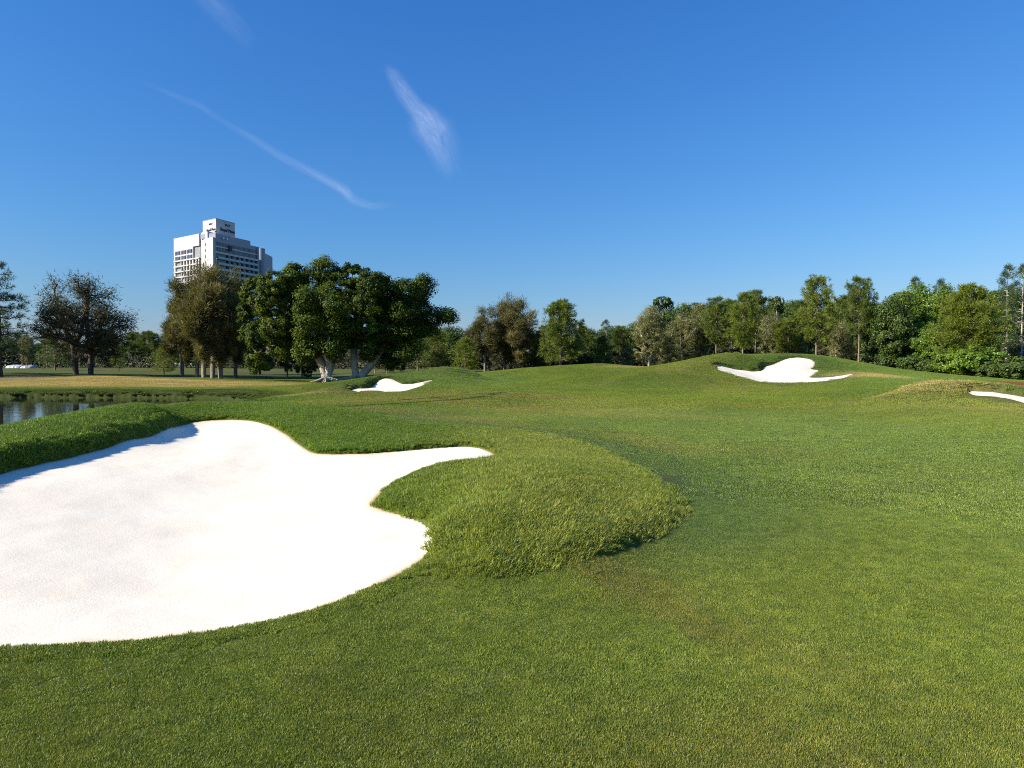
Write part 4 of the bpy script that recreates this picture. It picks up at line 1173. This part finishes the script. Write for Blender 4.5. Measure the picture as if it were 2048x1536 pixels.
# middle: trees right of the figs
for u, Y, vt, ms, nat, wd, nm, lab in ((835, 100, 664, P_SMALL, 6, 1.2, 'pine_tree', 'small pine with a dark trunk right of the fig trees'), (872, 104, 656, P_SLIM, 7, 1.7, 'pine_tree', 'slim pine second from the fig trees'), (930, 92, 672, P_SLIM, 7, 1.6, 'conifer_tree', 'yellow green conical conifer at the foot of the far ridge'),
                                       (905, 125, 654, DRK[1], 10, 1.5, 'broadleaf_tree', 'dark round topped tree behind the conical conifer'), (800, 112, 690, DRK[0], 10, 1.0, 'broadleaf_tree', 'dark tree under the long fig limb'), (890, 102, 682, P_SMALL, 6, 1.3, 'pine_tree', 'small pine beside the conical conifer'), (852, 128, 664, DRK[0], 10, 1.3, 'broadleaf_tree', 'dark tree behind the small pines right of the figs'),
                                       (1212, 110, 640, HOOP2, 16, 1.0, 'hoop_pine', 'dark open hoop pine right of the tall rounded pine'), (1240, 112, 652, P_HIGH, 14, 1.0, 'pine_tree', 'dark pine against the sky left of the white trunked eucalypt'), (1165, 104, 650, P_ROUND, 12, 1.0, 'pine_tree', 'dark pine half hidden behind the tall rounded pine'), (1205, 94, 672, P_ROUND, 12, .95, 'pine_tree', 'low green pine at the right foot of the far ridge'),
                                       (1080, 100, 660, P_ROUND, 12, 1.0, 'pine_tree', 'green pine between the grey brown casuarinas and the tall rounded pine'), (1255, 96, 690, EUC[1], 10, 1.2, 'eucalypt_tree', 'low olive eucalypt left of the white trunk'),
                                       (1510, 100, 582, P_HIGH, 14, .9, 'pine_tree', 'dark pine top directly over the hill bunker'), (1462, 103, 600, P_HIGH, 14, .85, 'pine_tree', 'dark thin topped pine left of the slender pine'), (1605, 104, 600, P_ROUND, 12, .9, 'pine_tree', 'dark pine behind the tall open pine'), (1690, 100, 590, P_ROUND, 12, .85, 'pine_tree', 'dark green pine between the two tall trunks'),
                                       (1380, 104, 690, DRK[0], 10, 1.4, 'broadleaf_tree', 'low dark evergreen at the left shoulder of the hill'), (1600, 92, 690, EUC[0], 10, 1.7, 'eucalypt_tree', 'low spreading olive eucalypt behind the hill crest')):
    place_tree(nm, ms, u, 740, Y, hgt(vt, Y, gz=.6), nat, lab, group='trees behind the green', wide=wd, rz=u * .37)

# left parkland
for u, Y, vt, ms, nat, wd, nm, lab in ((238, 108, 690, P_SLIM, 7, 1.2, 'young_tree', 'small yellow green tree with a white trunk beyond the dry mound'), (328, 92, 688, P_SLIM, 7, 1.5, 'young_tree', 'small pine with a pale trunk left of the casuarina clump'), (54, 120, 672, EUC[0], 10, .8, 'bare_tree', 'thin brownish tree in front of the white covers'),
                                       (520, 100, 640, DRK[0], 10, 1.0, 'broadleaf_tree', 'dark tree whose stout trunk stands under the left of the fig'), (575, 88, 655, CAS[0], 10, .9, 'casuarina_tree', 'slim trunked casuarina under the fig crown'), (603, 84, 660, CAS[2], 10, .9, 'casuarina_tree', 'reddish trunked casuarina beside the white fig trunk'), (622, 92, 660, DRK[1], 10, .8, 'broadleaf_tree', 'dark trunked tree left of the white fig trunk'),
                                       (750, 105, 690, EUC[1], 10, 1.1, 'eucalypt_tree', 'pale forked tree behind the small bunker'), (774, 100, 680, EUC[0], 10, 1.0, 'eucalypt_tree', 'dark trunked leafy tree right of the leaning fig')):
    place_tree(nm, ms, u, 745, Y, hgt(vt, Y, gz=.5), nat, lab, group='trees of the left parkland', wide=wd, rz=u * .61)

ORD = ['first', 'second', 'third', 'fourth', 'fifth', 'sixth', 'seventh', 'eighth', 'ninth', 'tenth', 'eleventh', 'twelfth', 'thirteenth', 'fourteenth', 'fifteenth', 'sixteenth', 'seventeenth', 'eighteenth', 'nineteenth', 'twentieth',
       'twenty-first', 'twenty-second', 'twenty-third', 'twenty-fourth', 'twenty-fifth', 'twenty-sixth', 'twenty-seventh', 'twenty-eighth', 'twenty-ninth', 'thirtieth']
# background belt that closes the view
R = np.random.RandomState(77)
BELT = [(DRK[0], 10, 'dark_tree'), (DRK[1], 10, 'dark_tree'), (P_ROUND, 12, 'dark_pine')]
for bi, u in enumerate(np.arange(-24, 1010, 36)):
    m, nat, nm = BELT[R.randint(3)] if u > 60 else BELT[R.randint(2)]
    Y = R.uniform(150, 185)
    vt = {0: 672}.get(0) + R.uniform(-10, 14)
    if 200 < u < 345: vt = 664 + R.uniform(-3, 6)
    place_tree(nm, m, u + R.uniform(-9, 9), 740, Y, hgt(vt, Y, gz=.8), nat, ORD[bi] + ' dark tree counted from the left in the belt closing the left parkland', 'tree', 'distant belt of the left parkland', rz=R.rand() * 6, wide=1.5)
for bi, u in enumerate(np.arange(1020, 2100, 40)):
    m, nat, nm = BELT[R.randint(3)]
    Y = R.uniform(116, 135)
    vt = float(np.interp(u, [1020, 1250, 1320, 1500, 1700, 1850, 2120], [658, 655, 616, 610, 602, 586, 577])) + R.uniform(-6, 12)
    place_tree(nm, m, u + R.uniform(-9, 9), 740, Y, hgt(vt, Y, gz=.7), nat, ORD[bi] + ' dark tree counted from the left in the belt behind the right wood', 'tree', 'distant belt behind the right wood', rz=R.rand() * 6, wide=1.35)
for u, Y, vt, lab in ((95, 165, 655, 'pointed dark conifer over the left flank of the small bushy pine'), (107, 170, 652, 'tallest pointed dark conifer over the small bushy pine'), (45, 168, 660, 'pointed dark conifer above the white covers'), (12, 160, 650, 'pointed dark conifer beside the trunk of the edge pine')):
    place_tree('dark_conifer', HOOP, u, 740, Y, hgt(vt, Y, gz=.8), 16, lab, 'tree', 'far pointed conifers', rz=u, wide=1.2)

# pines just outside the left edge, whose shade falls into view
place_tree('pine_tree', P_EDGE, -170, 748, 74, 15, 14, 'pine just outside the left edge that shades the dry mound', group='pines', rz=2.2)
place_tree('pine_tree', P_EDGE, -95, 748, 80, 14, 14, 'second pine outside the left edge, nearer the big dark one', group='pines', rz=4.2)

# ------------------------------------------------------------------ hotel tower
def flat_mat(name, col, rough=.7, spec=.2, n_amt=.08, scale=.35, metallic=0):
    t = NT(name)
    geo = t.n('ShaderNodeNewGeometry')
    n = t.noise(scale, 4, .6, geo.outputs['Position'])
    c = t.ramp(n.outputs[0], [(.3, tuple(x * (1 - n_amt) for x in col)), (.7, tuple(min(1, x * (1 + n_amt)) for x in col))])
    p = t.principled(c, rough, spec)
    p.inputs['Metallic'].default_value = metallic
    return t.finish(p)
M_WALL = flat_mat('white_render', (.56, .535, .51))
M_WALL2 = flat_mat('shade_and_trim_grey', (.31, .34, .40))  # white render darkened and blued for the shaded right side; also grey trim
M_GROOVE = flat_mat('recess_brown_grey', (.22, .19, .17))  # dark brown-grey for the groove and the recessed balcony windows
M_GLASS = flat_mat('dark_window_glass', (.03, .045, .07), .06, .6, .3, .2)
M_PALEGL = flat_mat('curtained_glass', (.28, .29, .28), .25, .5, .25, .4)
M_BALU = flat_mat('teal_balustrade_glass', (.22, .36, .38), .12, .6, .15, .3)
M_INK = flat_mat('dark_sign_lettering', (.02, .025, .06), .5, .3)
M_DARK = flat_mat('dark_plant_metal', (.05, .05, .055), .6, .3)
M_DISH = flat_mat('white_dish', (.8, .8, .8), .4, .4)

TC = np.array([(432 - 1024) / FPX * 380, 380.]); TL = np.array([(351 - 1024) / FPX * 405, 405.]); TR = np.array([(514.5 - 1024) / FPX * 410, 410.])
def face_hit(A, B, u, v):
    """sight line (u, v) met with the vertical plane A-B: distance along it and height"""
    t = (B - A) / np.linalg.norm(B - A)
    d = ray(u, v)
    M = np.array([[d[0], -t[0]], [d[1], -t[1]]])
    k, s = np.linalg.solve(M, A)
    return s, d[2] * k + CAM_Z
z2 = lambda X, Y: (320 + X / 6.827, 420 + Y / 6.827)
zl = lambda X, Y: (345 + X / 15.36, 480 + Y / 15.36)
zr = lambda X, Y: (425 + X / 15.36, 455 + Y / 15.36)
tower = new_empty('hotel_tower', ((TC[0] + TL[0]) / 2, 405, 0))
props(tower, 'white high-rise hotel tower with balconies and a rooftop sign box', 'tower')
TORG = np.array(tower.location)
def tpart(name, V, F, mat, parent=None):
    V = np.asarray(V, float) - TORG
    me = bpy.data.meshes.new(name)
    me.from_pydata([tuple(v) for v in V], [], F)
    me.update()
    return new_obj(name, me, mat, parent or tower)
BOXF = [(0, 1, 2, 3), (7, 6, 5, 4), (0, 4, 5, 1), (1, 5, 6, 2), (2, 6, 7, 3), (3, 7, 4, 0)]
def prism(name, foot, z0, z1, mat, parent=None):
    n = len(foot)
    V = [(x, y, z0) for x, y in foot] + [(x, y, z1) for x, y in foot]
    F = [tuple(range(n))[::-1], tuple(range(n, 2 * n))] + [(i, (i + 1) % n, n + (i + 1) % n, n + i) for i in range(n)]
    return tpart(name, V, F, mat, parent)
class Face:
    def __init__(s, A, B):
        s.A, s.B = A, B
        s.t = (B - A) / np.linalg.norm(B - A)
        n = np.array([s.t[1], -s.t[0]])
        s.n = n if n @ A < 0 else -n          # towards the viewer
    def hit(s, uv): return face_hit(s.A, s.B, *uv)
    def pt(s, a, off): return s.A + s.t * a + s.n * off
    def box(s, name, a0, a1, z0, z1, o0, o1, mat, parent=None):
        p = [s.pt(a0, o0), s.pt(a1, o0), s.pt(a1, o1), s.pt(a0, o1)]
        return prism(name, p, z0, z1, mat, parent)
FL = Face(TC, TL); FR = Face(TC, TR)
TB = TL + TR - TC
zN = FL.hit(z2(755, 370))[1]; zLW = FL.hit(z2(555, 325))[1]
in_ = lambda P, c, k: P + (c - P) * k
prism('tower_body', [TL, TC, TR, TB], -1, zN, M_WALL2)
# left wing: solid upper panel in front of the body plane, and the plain corner panel
PROUD = .9
sx = lambda X, Y=600: FL.hit(zl(X, Y))[0]
s_r, s_l = FL.hit(z2(556, 600))[0], FL.hit(z2(211, 600))[0]
s_c0, s_c1 = 0.0, FL.hit(z2(585, 600))[0]
zb0 = FL.hit(zl(130, 372))[1]; zb1 = FL.hit(zl(130, 490))[1]; zb2 = FL.hit(zl(130, 536))[1]; zb3 = FL.hit(zl(130, 645))[1]
zrow = FL.hit(zl(130, 692))[1]; pitch = (FL.hit(zl(130, 692))[1] - FL.hit(zl(130, 1355))[1]) / 4
s_rec = sx(676)
zrec1 = FL.hit(zl(850, 175))[1]
FL.box('upper_wall', s_rec, s_l, zrow, zLW, 0, PROUD, M_WALL)
FL.box('upper_wall', s_r, s_rec, zrec1, zLW, 0, PROUD, M_WALL)
FL.box('wing_top', s_r, s_l, zN, zLW - .02, -12, 0, M_WALL)
FL.box('groove', s_c1 + .02, s_r - .02, 0, zLW - .6, 0, .12, M_GROOVE)
s_n = FL.hit(z2(672, 600))[0]
FL.box('corner_panel', 0, s_c1, -1, zN + .02, 0, PROUD, M_WALL)
FL.box('corner_panel_top', s_n, s_c1, zN + .02, zLW + .2, -8, PROUD - .003, M_WALL)
def glazed(face, a0, a1, z0, z1, off, panes, mat, parent=None):
    w = face.box('window', a0, a1, z0, z1, off, off + .06, mat, parent)
    for k in range(1, panes):
        a = a0 + (a1 - a0) * k / panes
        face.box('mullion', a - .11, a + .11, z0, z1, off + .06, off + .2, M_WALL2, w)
    return w
for X0, X1 in ((130, 290), (316, 474), (496, 660)):
    for za, zb in ((zb0, zb1), (zb2, zb3)):
        glazed(FL, sx(X1, 430), sx(X0, 430), zb, za, PROUD, 4, M_GLASS)
FL.box('window', s_r + .3, s_rec - 1.2, zrow + .8, zrec1 - .5, 0, .08, M_PALEGL)
cells = [(130, 300), (314, 380), (404, 466), (494, 556), (588, 650), (684, 746), (784, 842)]
nrow = int((zrow - 2) / pitch)
for r in range(nrow):
    zt = zrow - r * pitch
    FL.box('floor_slab', s_r, s_l, zt - .02, zt + .62, 0, PROUD + .35, M_WALL)
    for k, (X0, X1) in enumerate(cells):
        FL.box('window', sx(X1, 700), sx(X0, 700), zt - pitch + .62, zt - .02, 0, .10, M_PALEGL if (k == 0 or (r * 7 + k * 3) % 4 == 0) else M_GROOVE)
for X0, X1 in zip([c[1] for c in cells], [c[0] for c in cells][1:] + [862]):
    FL.box('pier', sx(X1, 700), sx(X0, 700), -1, zrow - .02, 0, PROUD, M_WALL)
FL.box('pier', sx(130, 700), s_l, -1, zrow - .02, 0, PROUD, M_WALL)
for Y in (145, 330, 512, 690, 868):
    zz = FL.hit(zl(1065, Y))[1]; a = sx(1065, Y)
    FL.box('small_window', a - .45, a + .45, zz - .75, zz + .75, PROUD, PROUD + .05, M_DARK)

# right face
sr = lambda X, Y=700: FR.hit(zr(X, Y))[0]
zP1 = FR.hit(zr(110, 172))[1]; zP2 = FR.hit(zr(1200, 566))[1]
bays = [112, 465, 610, 775, 920, 1070, 1215, 1345]
b = [max(sr(X), .35) for X in bays]
s_step = sr(1165); s_end = sr(1352)
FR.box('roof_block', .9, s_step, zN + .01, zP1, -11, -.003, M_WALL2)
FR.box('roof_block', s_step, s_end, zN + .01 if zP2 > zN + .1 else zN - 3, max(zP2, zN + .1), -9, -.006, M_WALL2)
q = lambda Y: FR.hit(zr(110, Y))[1]
for i in range(7):
    glazed(FR, b[i] + .15, b[i + 1] - .15, q(552), q(432), .0, 7 if i == 0 else 4, M_GLASS)
    glazed(FR, b[i] + .15, b[i + 1] - .15, q(735), q(592), .0, 7 if i == 0 else 4, M_GLASS)
FR.box('floor_slab', .3, s_end, q(592) + .002, q(552) - .002, 0, .35, M_WALL)
FR.box('floor_slab', .3, s_end, q(790) + .002, q(735) - .002, 0, 1.0, M_WALL)
zt0 = q(790); pit = (q(790) - q(1490)) / 4
for r in range(int((zt0 - 2) / pit)):
    zt = zt0 - r * pit
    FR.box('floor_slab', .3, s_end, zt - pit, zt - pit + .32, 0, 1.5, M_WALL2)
    for i in range(7):
        w = FR.box('window', b[i] + .12, b[i + 1] - .12, zt - pit + .33, zt - .02, 0, .06, M_GLASS)
        FR.box('frame', b[i] + .12 + (b[i + 1] - b[i]) * .45, b[i] + .3 + (b[i + 1] - b[i]) * .45, zt - pit + .33, zt - .02, .06, .12, M_WALL, w)
        FR.box('balustrade', b[i] + .12, b[i + 1] - .12, zt - pit + .34, zt - pit + 1.4, 1.38, 1.46, M_BALU)
for i in range(1, 8):
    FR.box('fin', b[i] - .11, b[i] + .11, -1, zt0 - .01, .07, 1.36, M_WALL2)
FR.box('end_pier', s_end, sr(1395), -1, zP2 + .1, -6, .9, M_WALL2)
# stair drum and end block, set back beyond the facade
t = FR.t; n = FR.n
back = TR + t * 3.0 - n * 2.0
FR.box('recess', sr(1395), sr(1450), -1, zP2 - 2, -6, -3, M_DARK)
for k in range(9):
    zz = zP2 - 6 - k * pit
    FR.box('stair_landing', sr(1397), sr(1440), zz, zz + 1.3, -3, -1.6, M_WALL2)
def u_depth(u, Y): return np.array([(u - 1024) / FPX * Y, Y])
c0 = u_depth(zr(1545, 0)[0], 424.)
rad = (zr(1660, 0)[0] - zr(1450, 0)[0]) / FPX * 424 / 2
zD = CAM_Z + (728 - zr(0, 672)[1]) / FPX * 424
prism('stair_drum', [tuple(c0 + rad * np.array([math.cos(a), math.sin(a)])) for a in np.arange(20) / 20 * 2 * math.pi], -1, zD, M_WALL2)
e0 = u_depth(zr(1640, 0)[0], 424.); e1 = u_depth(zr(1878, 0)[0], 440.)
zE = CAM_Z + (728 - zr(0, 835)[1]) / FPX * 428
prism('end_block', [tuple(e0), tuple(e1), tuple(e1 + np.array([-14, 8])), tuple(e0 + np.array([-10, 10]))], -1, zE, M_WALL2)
# rooftop sign box
k0 = u_depth(435.7, 389.)
dl = FL.t; dr = FR.t
def len_to(u, d):
    k = (u - 1024) / FPX
    return (k * k0[1] - k0[0]) / (d[0] - k * d[1])
l1 = len_to(409.6, dl); l2 = len_to(473.2, dr)
ztop = CAM_Z + (728 - 439.2) / FPX * 389
S_L = Face(k0, k0 + dl * l1); S_R = Face(k0, k0 + dr * l2)
sign = prism('sign_box', [tuple(k0 + dl * l1), tuple(k0), tuple(k0 + dr * l2), tuple(k0 + dl * l1 + dr * l2)], zN - 1, ztop, M_WALL)
for F_, L_ in ((S_L, l1), (S_R, l2)):
    F_.box('coping', -.15, L_, ztop - .02, ztop + .25, -.3, .12, M_WALL2, sign)
def lettering(text, face, a0, a1, zc, parent, flip):
    cu = bpy.data.curves.new('lettering', 'FONT')
    cu.body = text; cu.align_x = 'CENTER'; cu.align_y = 'CENTER'; cu.extrude = .06; cu.offset = .022
    tmp = bpy.data.objects.new('lettering', cu)
    COL.objects.link(tmp)
    bpy.context.view_layer.update()
    me = bpy.data.meshes.new_from_object(tmp.evaluated_get(bpy.context.evaluated_depsgraph_get()))
    bpy.data.objects.remove(tmp)
    xs = np.array([v.co.x for v in me.vertices]); w = xs.max() - xs.min()
    s = abs(a1 - a0) / w
    X = face.t * (-1 if flip else 1)
    c = face.pt((a0 + a1) / 2, .08)
    M = Matrix(((X[0] * s, 0, face.n[0] * s, c[0] - TORG[0]), (X[1] * s, 0, face.n[1] * s, c[1] - TORG[1]), (0, s, 0, zc - TORG[2]), (0, 0, 0, 1)))
    me.transform(M)
    me.name = 'lettering'
    me.materials.clear(); me.materials.append(M_INK)
    return new_obj('lettering', me, None, parent)
zof = lambda F_, X, Y: F_.hit(z2(X, Y))
lettering('RACV', S_R, zof(S_R, 884, 200)[0], zof(S_R, 958, 200)[0], zof(S_R, 920, 212)[1], sign, False)
lettering('Royal Pines', S_R, zof(S_R, 824, 280)[0], zof(S_R, 1018, 280)[0], zof(S_R, 920, 284)[1], sign, False)
lettering('RACV', S_L, zof(S_L, 668, 190)[0], zof(S_L, 718, 190)[0], zof(S_L, 694, 192)[1], sign, True)
lettering('Royal Pines', S_L, zof(S_L, 638, 270)[0], zof(S_L, 760, 270)[0], zof(S_L, 700, 270)[1], sign, True)
# roof clutter: dishes and plant
def dish(X, Y, rpx):
    s0, zz = FR.hit(zr(X, Y))
    r_ = rpx / 15.36 / FPX * 385
    p = FR.pt(s0, .9)
    V = []; F = []
    for i, (rr, dd) in enumerate(((.02, 0), (.5, .08), (.85, .24), (1, .36))):
        for a in np.arange(12) / 12 * 2 * math.pi:
            o = FR.n * (dd * r_ ) + FR.t * (math.cos(a) * rr * r_)
            V.append((p[0] + o[0] + FR.n[0] * .2, p[1] + o[1] + FR.n[1] * .2, zz + math.sin(a) * rr * r_))
    for i in range(3):
        for k in range(12):
            F.append((i * 12 + k, i * 12 + (k + 1) % 12, (i + 1) * 12 + (k + 1) % 12, (i + 1) * 12 + k))
    d = tpart('satellite_dish', V, F, M_DISH)
    FR.box('mount', s0 - .08, s0 + .08, zz - .1, zz + .1, -.1, 1.05, M_DARK, d)
dish(290, 335, 34); dish(405, 362, 34); dish(580, 285, 22)
FR.box('roof_plant', sr(470), sr(560), q(310) - 6, q(310) - 3.2, -.01, 1.2, M_DARK)
for X in (560, 690):
    a = FL.hit(z2(X + 10, 320))[0]
    FL.box('roof_vent', a - .4, a + .4, zLW - .03, zLW + .9, -3, -2.2, M_DARK)
a = FL.hit(z2(715, 340))[0]
FL.box('terrace_screen', .6, s_n - .1, zN + .02, zN + 1.0, -1.2, -1.0, M_DARK)

# ------------------------------------------------------------------ white covers far left
M_COVER = flat_mat('white_plastic_cover', (.42, .43, .46), .45, .35, .06, 1.5)
def cover(u0, u1, v1, v0, Y, label, seed):
    R = np.random.RandomState(seed)
    p0 = atY(u0, v0, Y); p1 = atY(u1, v0, Y)
    L = p1[0] - p0[0]; H = atY(u0, v1, Y)[2] - p0[2]
    n = 18; m = 9; V = []; F = []
    for i in range(n):
        f = i / (n - 1)
        e = min(1, (math.sin(f * math.pi)) ** .16 + .02) * (1 + R.normal(0, .05))
        for j in range(m):
            a = math.pi * j / (m - 1)
            V.append((f * L - L / 2, -math.cos(a) * 1.3 * e, max(0, math.sin(a)) ** .7 * H * e + R.normal(0, .02)))
    for i in range(n - 1):
        for j in range(m - 1):
            F.append((i * m + j, i * m + j + 1, (i + 1) * m + j + 1, (i + 1) * m + j))
    F.append(tuple(range(m))); F.append(tuple(range((n - 1) * m, n * m))[::-1])
    me = bpy.data.meshes.new('white_cover'); me.from_pydata(V, [], F); me.update()
    for p in me.polygons: p.use_smooth = True
    o = new_obj('white_cover', me, M_COVER)
    gz = gz_at((p0[0] + p1[0]) / 2, Y)
    o.location = ((p0[0] + p1[0]) / 2, Y, min(gz, p0[2]) - .05)
    return props(o, label, 'cover', 'white covers beyond the trees')
cover(17, 50, 728.5, 735.5, 138, 'long low white cover behind the big pine at the left edge', 1)
cover(46, 69, 729.5, 735.5, 134, 'short rounded white cover beside the long one', 2)

# ------------------------------------------------------------------ undergrowth that closes the view below the far crowns
def undergrowth(name, label, arcs, n, mat, seed):
    R = np.random.RandomState(seed)
    P = []; 
    for (u0, Y0, u1, Y1, h, cnt) in arcs:
        f = R.rand(cnt)
        u = u0 + (u1 - u0) * f; Y = Y0 + (Y1 - Y0) * f + R.normal(0, 2.5, cnt)
        x = (u - 1024) / FPX * Y
        hh = h * (.45 + .9 * fbm(x, Y * .2, 7, seed, 3))
        z = ground(x, Y) + hh * R.rand(cnt) ** .8
        P.append(np.c_[x, Y, z])
    P = np.concatenate(P)
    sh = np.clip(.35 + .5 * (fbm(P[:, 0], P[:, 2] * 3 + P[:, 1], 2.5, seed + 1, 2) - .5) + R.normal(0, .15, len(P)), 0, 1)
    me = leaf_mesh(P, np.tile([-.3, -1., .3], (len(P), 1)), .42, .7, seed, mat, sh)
    return props(new_obj(name, me), label, 'undergrowth', kind='stuff')
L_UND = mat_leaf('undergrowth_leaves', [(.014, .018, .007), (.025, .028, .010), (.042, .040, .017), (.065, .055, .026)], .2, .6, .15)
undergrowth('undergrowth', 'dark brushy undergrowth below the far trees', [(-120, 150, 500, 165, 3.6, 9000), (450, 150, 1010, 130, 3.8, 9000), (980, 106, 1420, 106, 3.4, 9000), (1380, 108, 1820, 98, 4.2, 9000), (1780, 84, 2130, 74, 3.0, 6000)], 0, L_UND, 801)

# ------------------------------------------------------------------ cirrus
def mat_cirrus():
    t = NT('cirrus')
    uv = t.n('ShaderNodeAttribute', attribute_name='streak')
    mp = t.n('ShaderNodeMapping'); mp.inputs['Scale'].default_value = (.35, 1.5, 1)
    t.l(uv.outputs['Vector'], mp.inputs['Vector'])
    n = t.noise(2.6, 5, .55, mp.outputs[0]); n.inputs['Distortion'].default_value = .7
    r = t.ramp(n.outputs[0], [(.25, (.05, .05, .05)), (.50, (.4, .4, .4)), (.80, (1, 1, 1))])
    a = t.n('ShaderNodeAttribute', attribute_name='veil')
    m = t.n('ShaderNodeMath', operation='MULTIPLY')
    t.l(r, m.inputs[0]); t.l(a.outputs['Fac'], m.inputs[1])
    d = t.n('ShaderNodeBsdfDiffuse'); d.inputs[0].default_value = (.95, .92, .86, 1)
    tr = t.n('ShaderNodeBsdfTranslucent'); tr.inputs[0].default_value = (.95, .92, .86, 1)
    ad = t.n('ShaderNodeAddShader'); t.l(d.outputs[0], ad.inputs[0]); t.l(tr.outputs[0], ad.inputs[1])
    tp = t.n('ShaderNodeBsdfTransparent')
    mx = t.n('ShaderNodeMixShader')
    t.l(m.outputs[0], mx.inputs[0]); t.l(tp.outputs[0], mx.inputs[1]); t.l(ad.outputs[0], mx.inputs[2])
    return t.finish(mx)
M_CIR = mat_cirrus()
def cirrus(path, label, seed, layers=3, alt=6500):
    """path: (u, v, half width px, density). Soft ice streaks in a few sheets one above the other"""
    V = []; F = []; st = []; ve = []
    R = np.random.RandomState(seed)
    P = np.array(path, float)
    n = 60; m = 13
    tt = np.linspace(0, len(P) - 1, n)
    U = np.interp(tt, np.arange(len(P)), P[:, 0]); Vv = np.interp(tt, np.arange(len(P)), P[:, 1]); Wd = np.interp(tt, np.arange(len(P)), P[:, 2]); Dn = np.interp(tt, np.arange(len(P)), P[:, 3])
    du = np.gradient(U); dv = np.gradient(Vv); l = np.hypot(du, dv) + 1e-9
    nu, nv = -dv / l, du / l
    for L in range(layers):
        off = len(V)
        h = alt + L * 160
        for i in range(n):
            for j in range(m):
                f = j / (m - 1) * 2 - 1
                p = atZ(U[i] + nu[i] * f * Wd[i], Vv[i] + nv[i] * f * Wd[i], h)
                V.append(p)
                st.append((tt[i] * .9 + L * 7.3 + seed, f * Wd[i] / 40 + L * 3.1, 0))
                ve.append(.21 * Dn[i] * max(0, (1 - f * f)) ** 2.2 / layers * min(1, i / 6, (n - 1 - i) / 6))
        for i in range(n - 1):
            for j in range(m - 1):
                F.append((off + i * m + j, off + i * m + j + 1, off + (i + 1) * m + j + 1, off + (i + 1) * m + j))
    V = np.array(V)
    c = V.mean(0)
    me = mesh_np('cirrus_cloud', V - c, np.array(F), np.full(len(F), 4), True)
    attr(me, 'streak', 'FLOAT_VECTOR', 'POINT', np.array(st, np.float32))
    attr(me, 'veil', 'FLOAT', 'POINT', np.array(ve, np.float32))
    o = new_obj('cirrus_cloud', me, M_CIR)
    o.location = c
    return props(o, label, 'cloud', 'cirrus wisps')
cirrus([(765, 125, 10, .1), (788, 152, 20, .8), (808, 185, 24, 1.0), (830, 215, 24, 1.2), (855, 240, 36, 1.5), (872, 262, 44, 1.3), (886, 290, 42, .7), (900, 330, 36, .25), (920, 370, 26, .05)], 'brightest plume of cirrus high above the fig trees', 3)
cirrus([(815, 232, 12, .1), (838, 258, 24, .7), (862, 286, 26, .8), (880, 318, 24, .45), (905, 360, 18, .1)], 'faint cirrus tuft tucked under the bright plume', 11)
cirrus([(260, 155, 9, .08), (345, 190, 9, .22), (400, 212, 10, .26), (455, 248, 9, .18), (510, 280, 11, .42), (560, 312, 12, .5), (610, 338, 13, .55), (660, 363, 13, .8), (688, 380, 15, 1.0), (708, 401, 13, .7), (745, 413, 11, .6), (800, 407, 10, .15)], 'long thin cirrus streak slanting down above the tower', 23)
cirrus([(380, -40, 34, .3), (430, 10, 36, .4), (465, 45, 32, .3), (510, 100, 24, .05)], 'faint cirrus smear at the top edge left of the plume', 37)
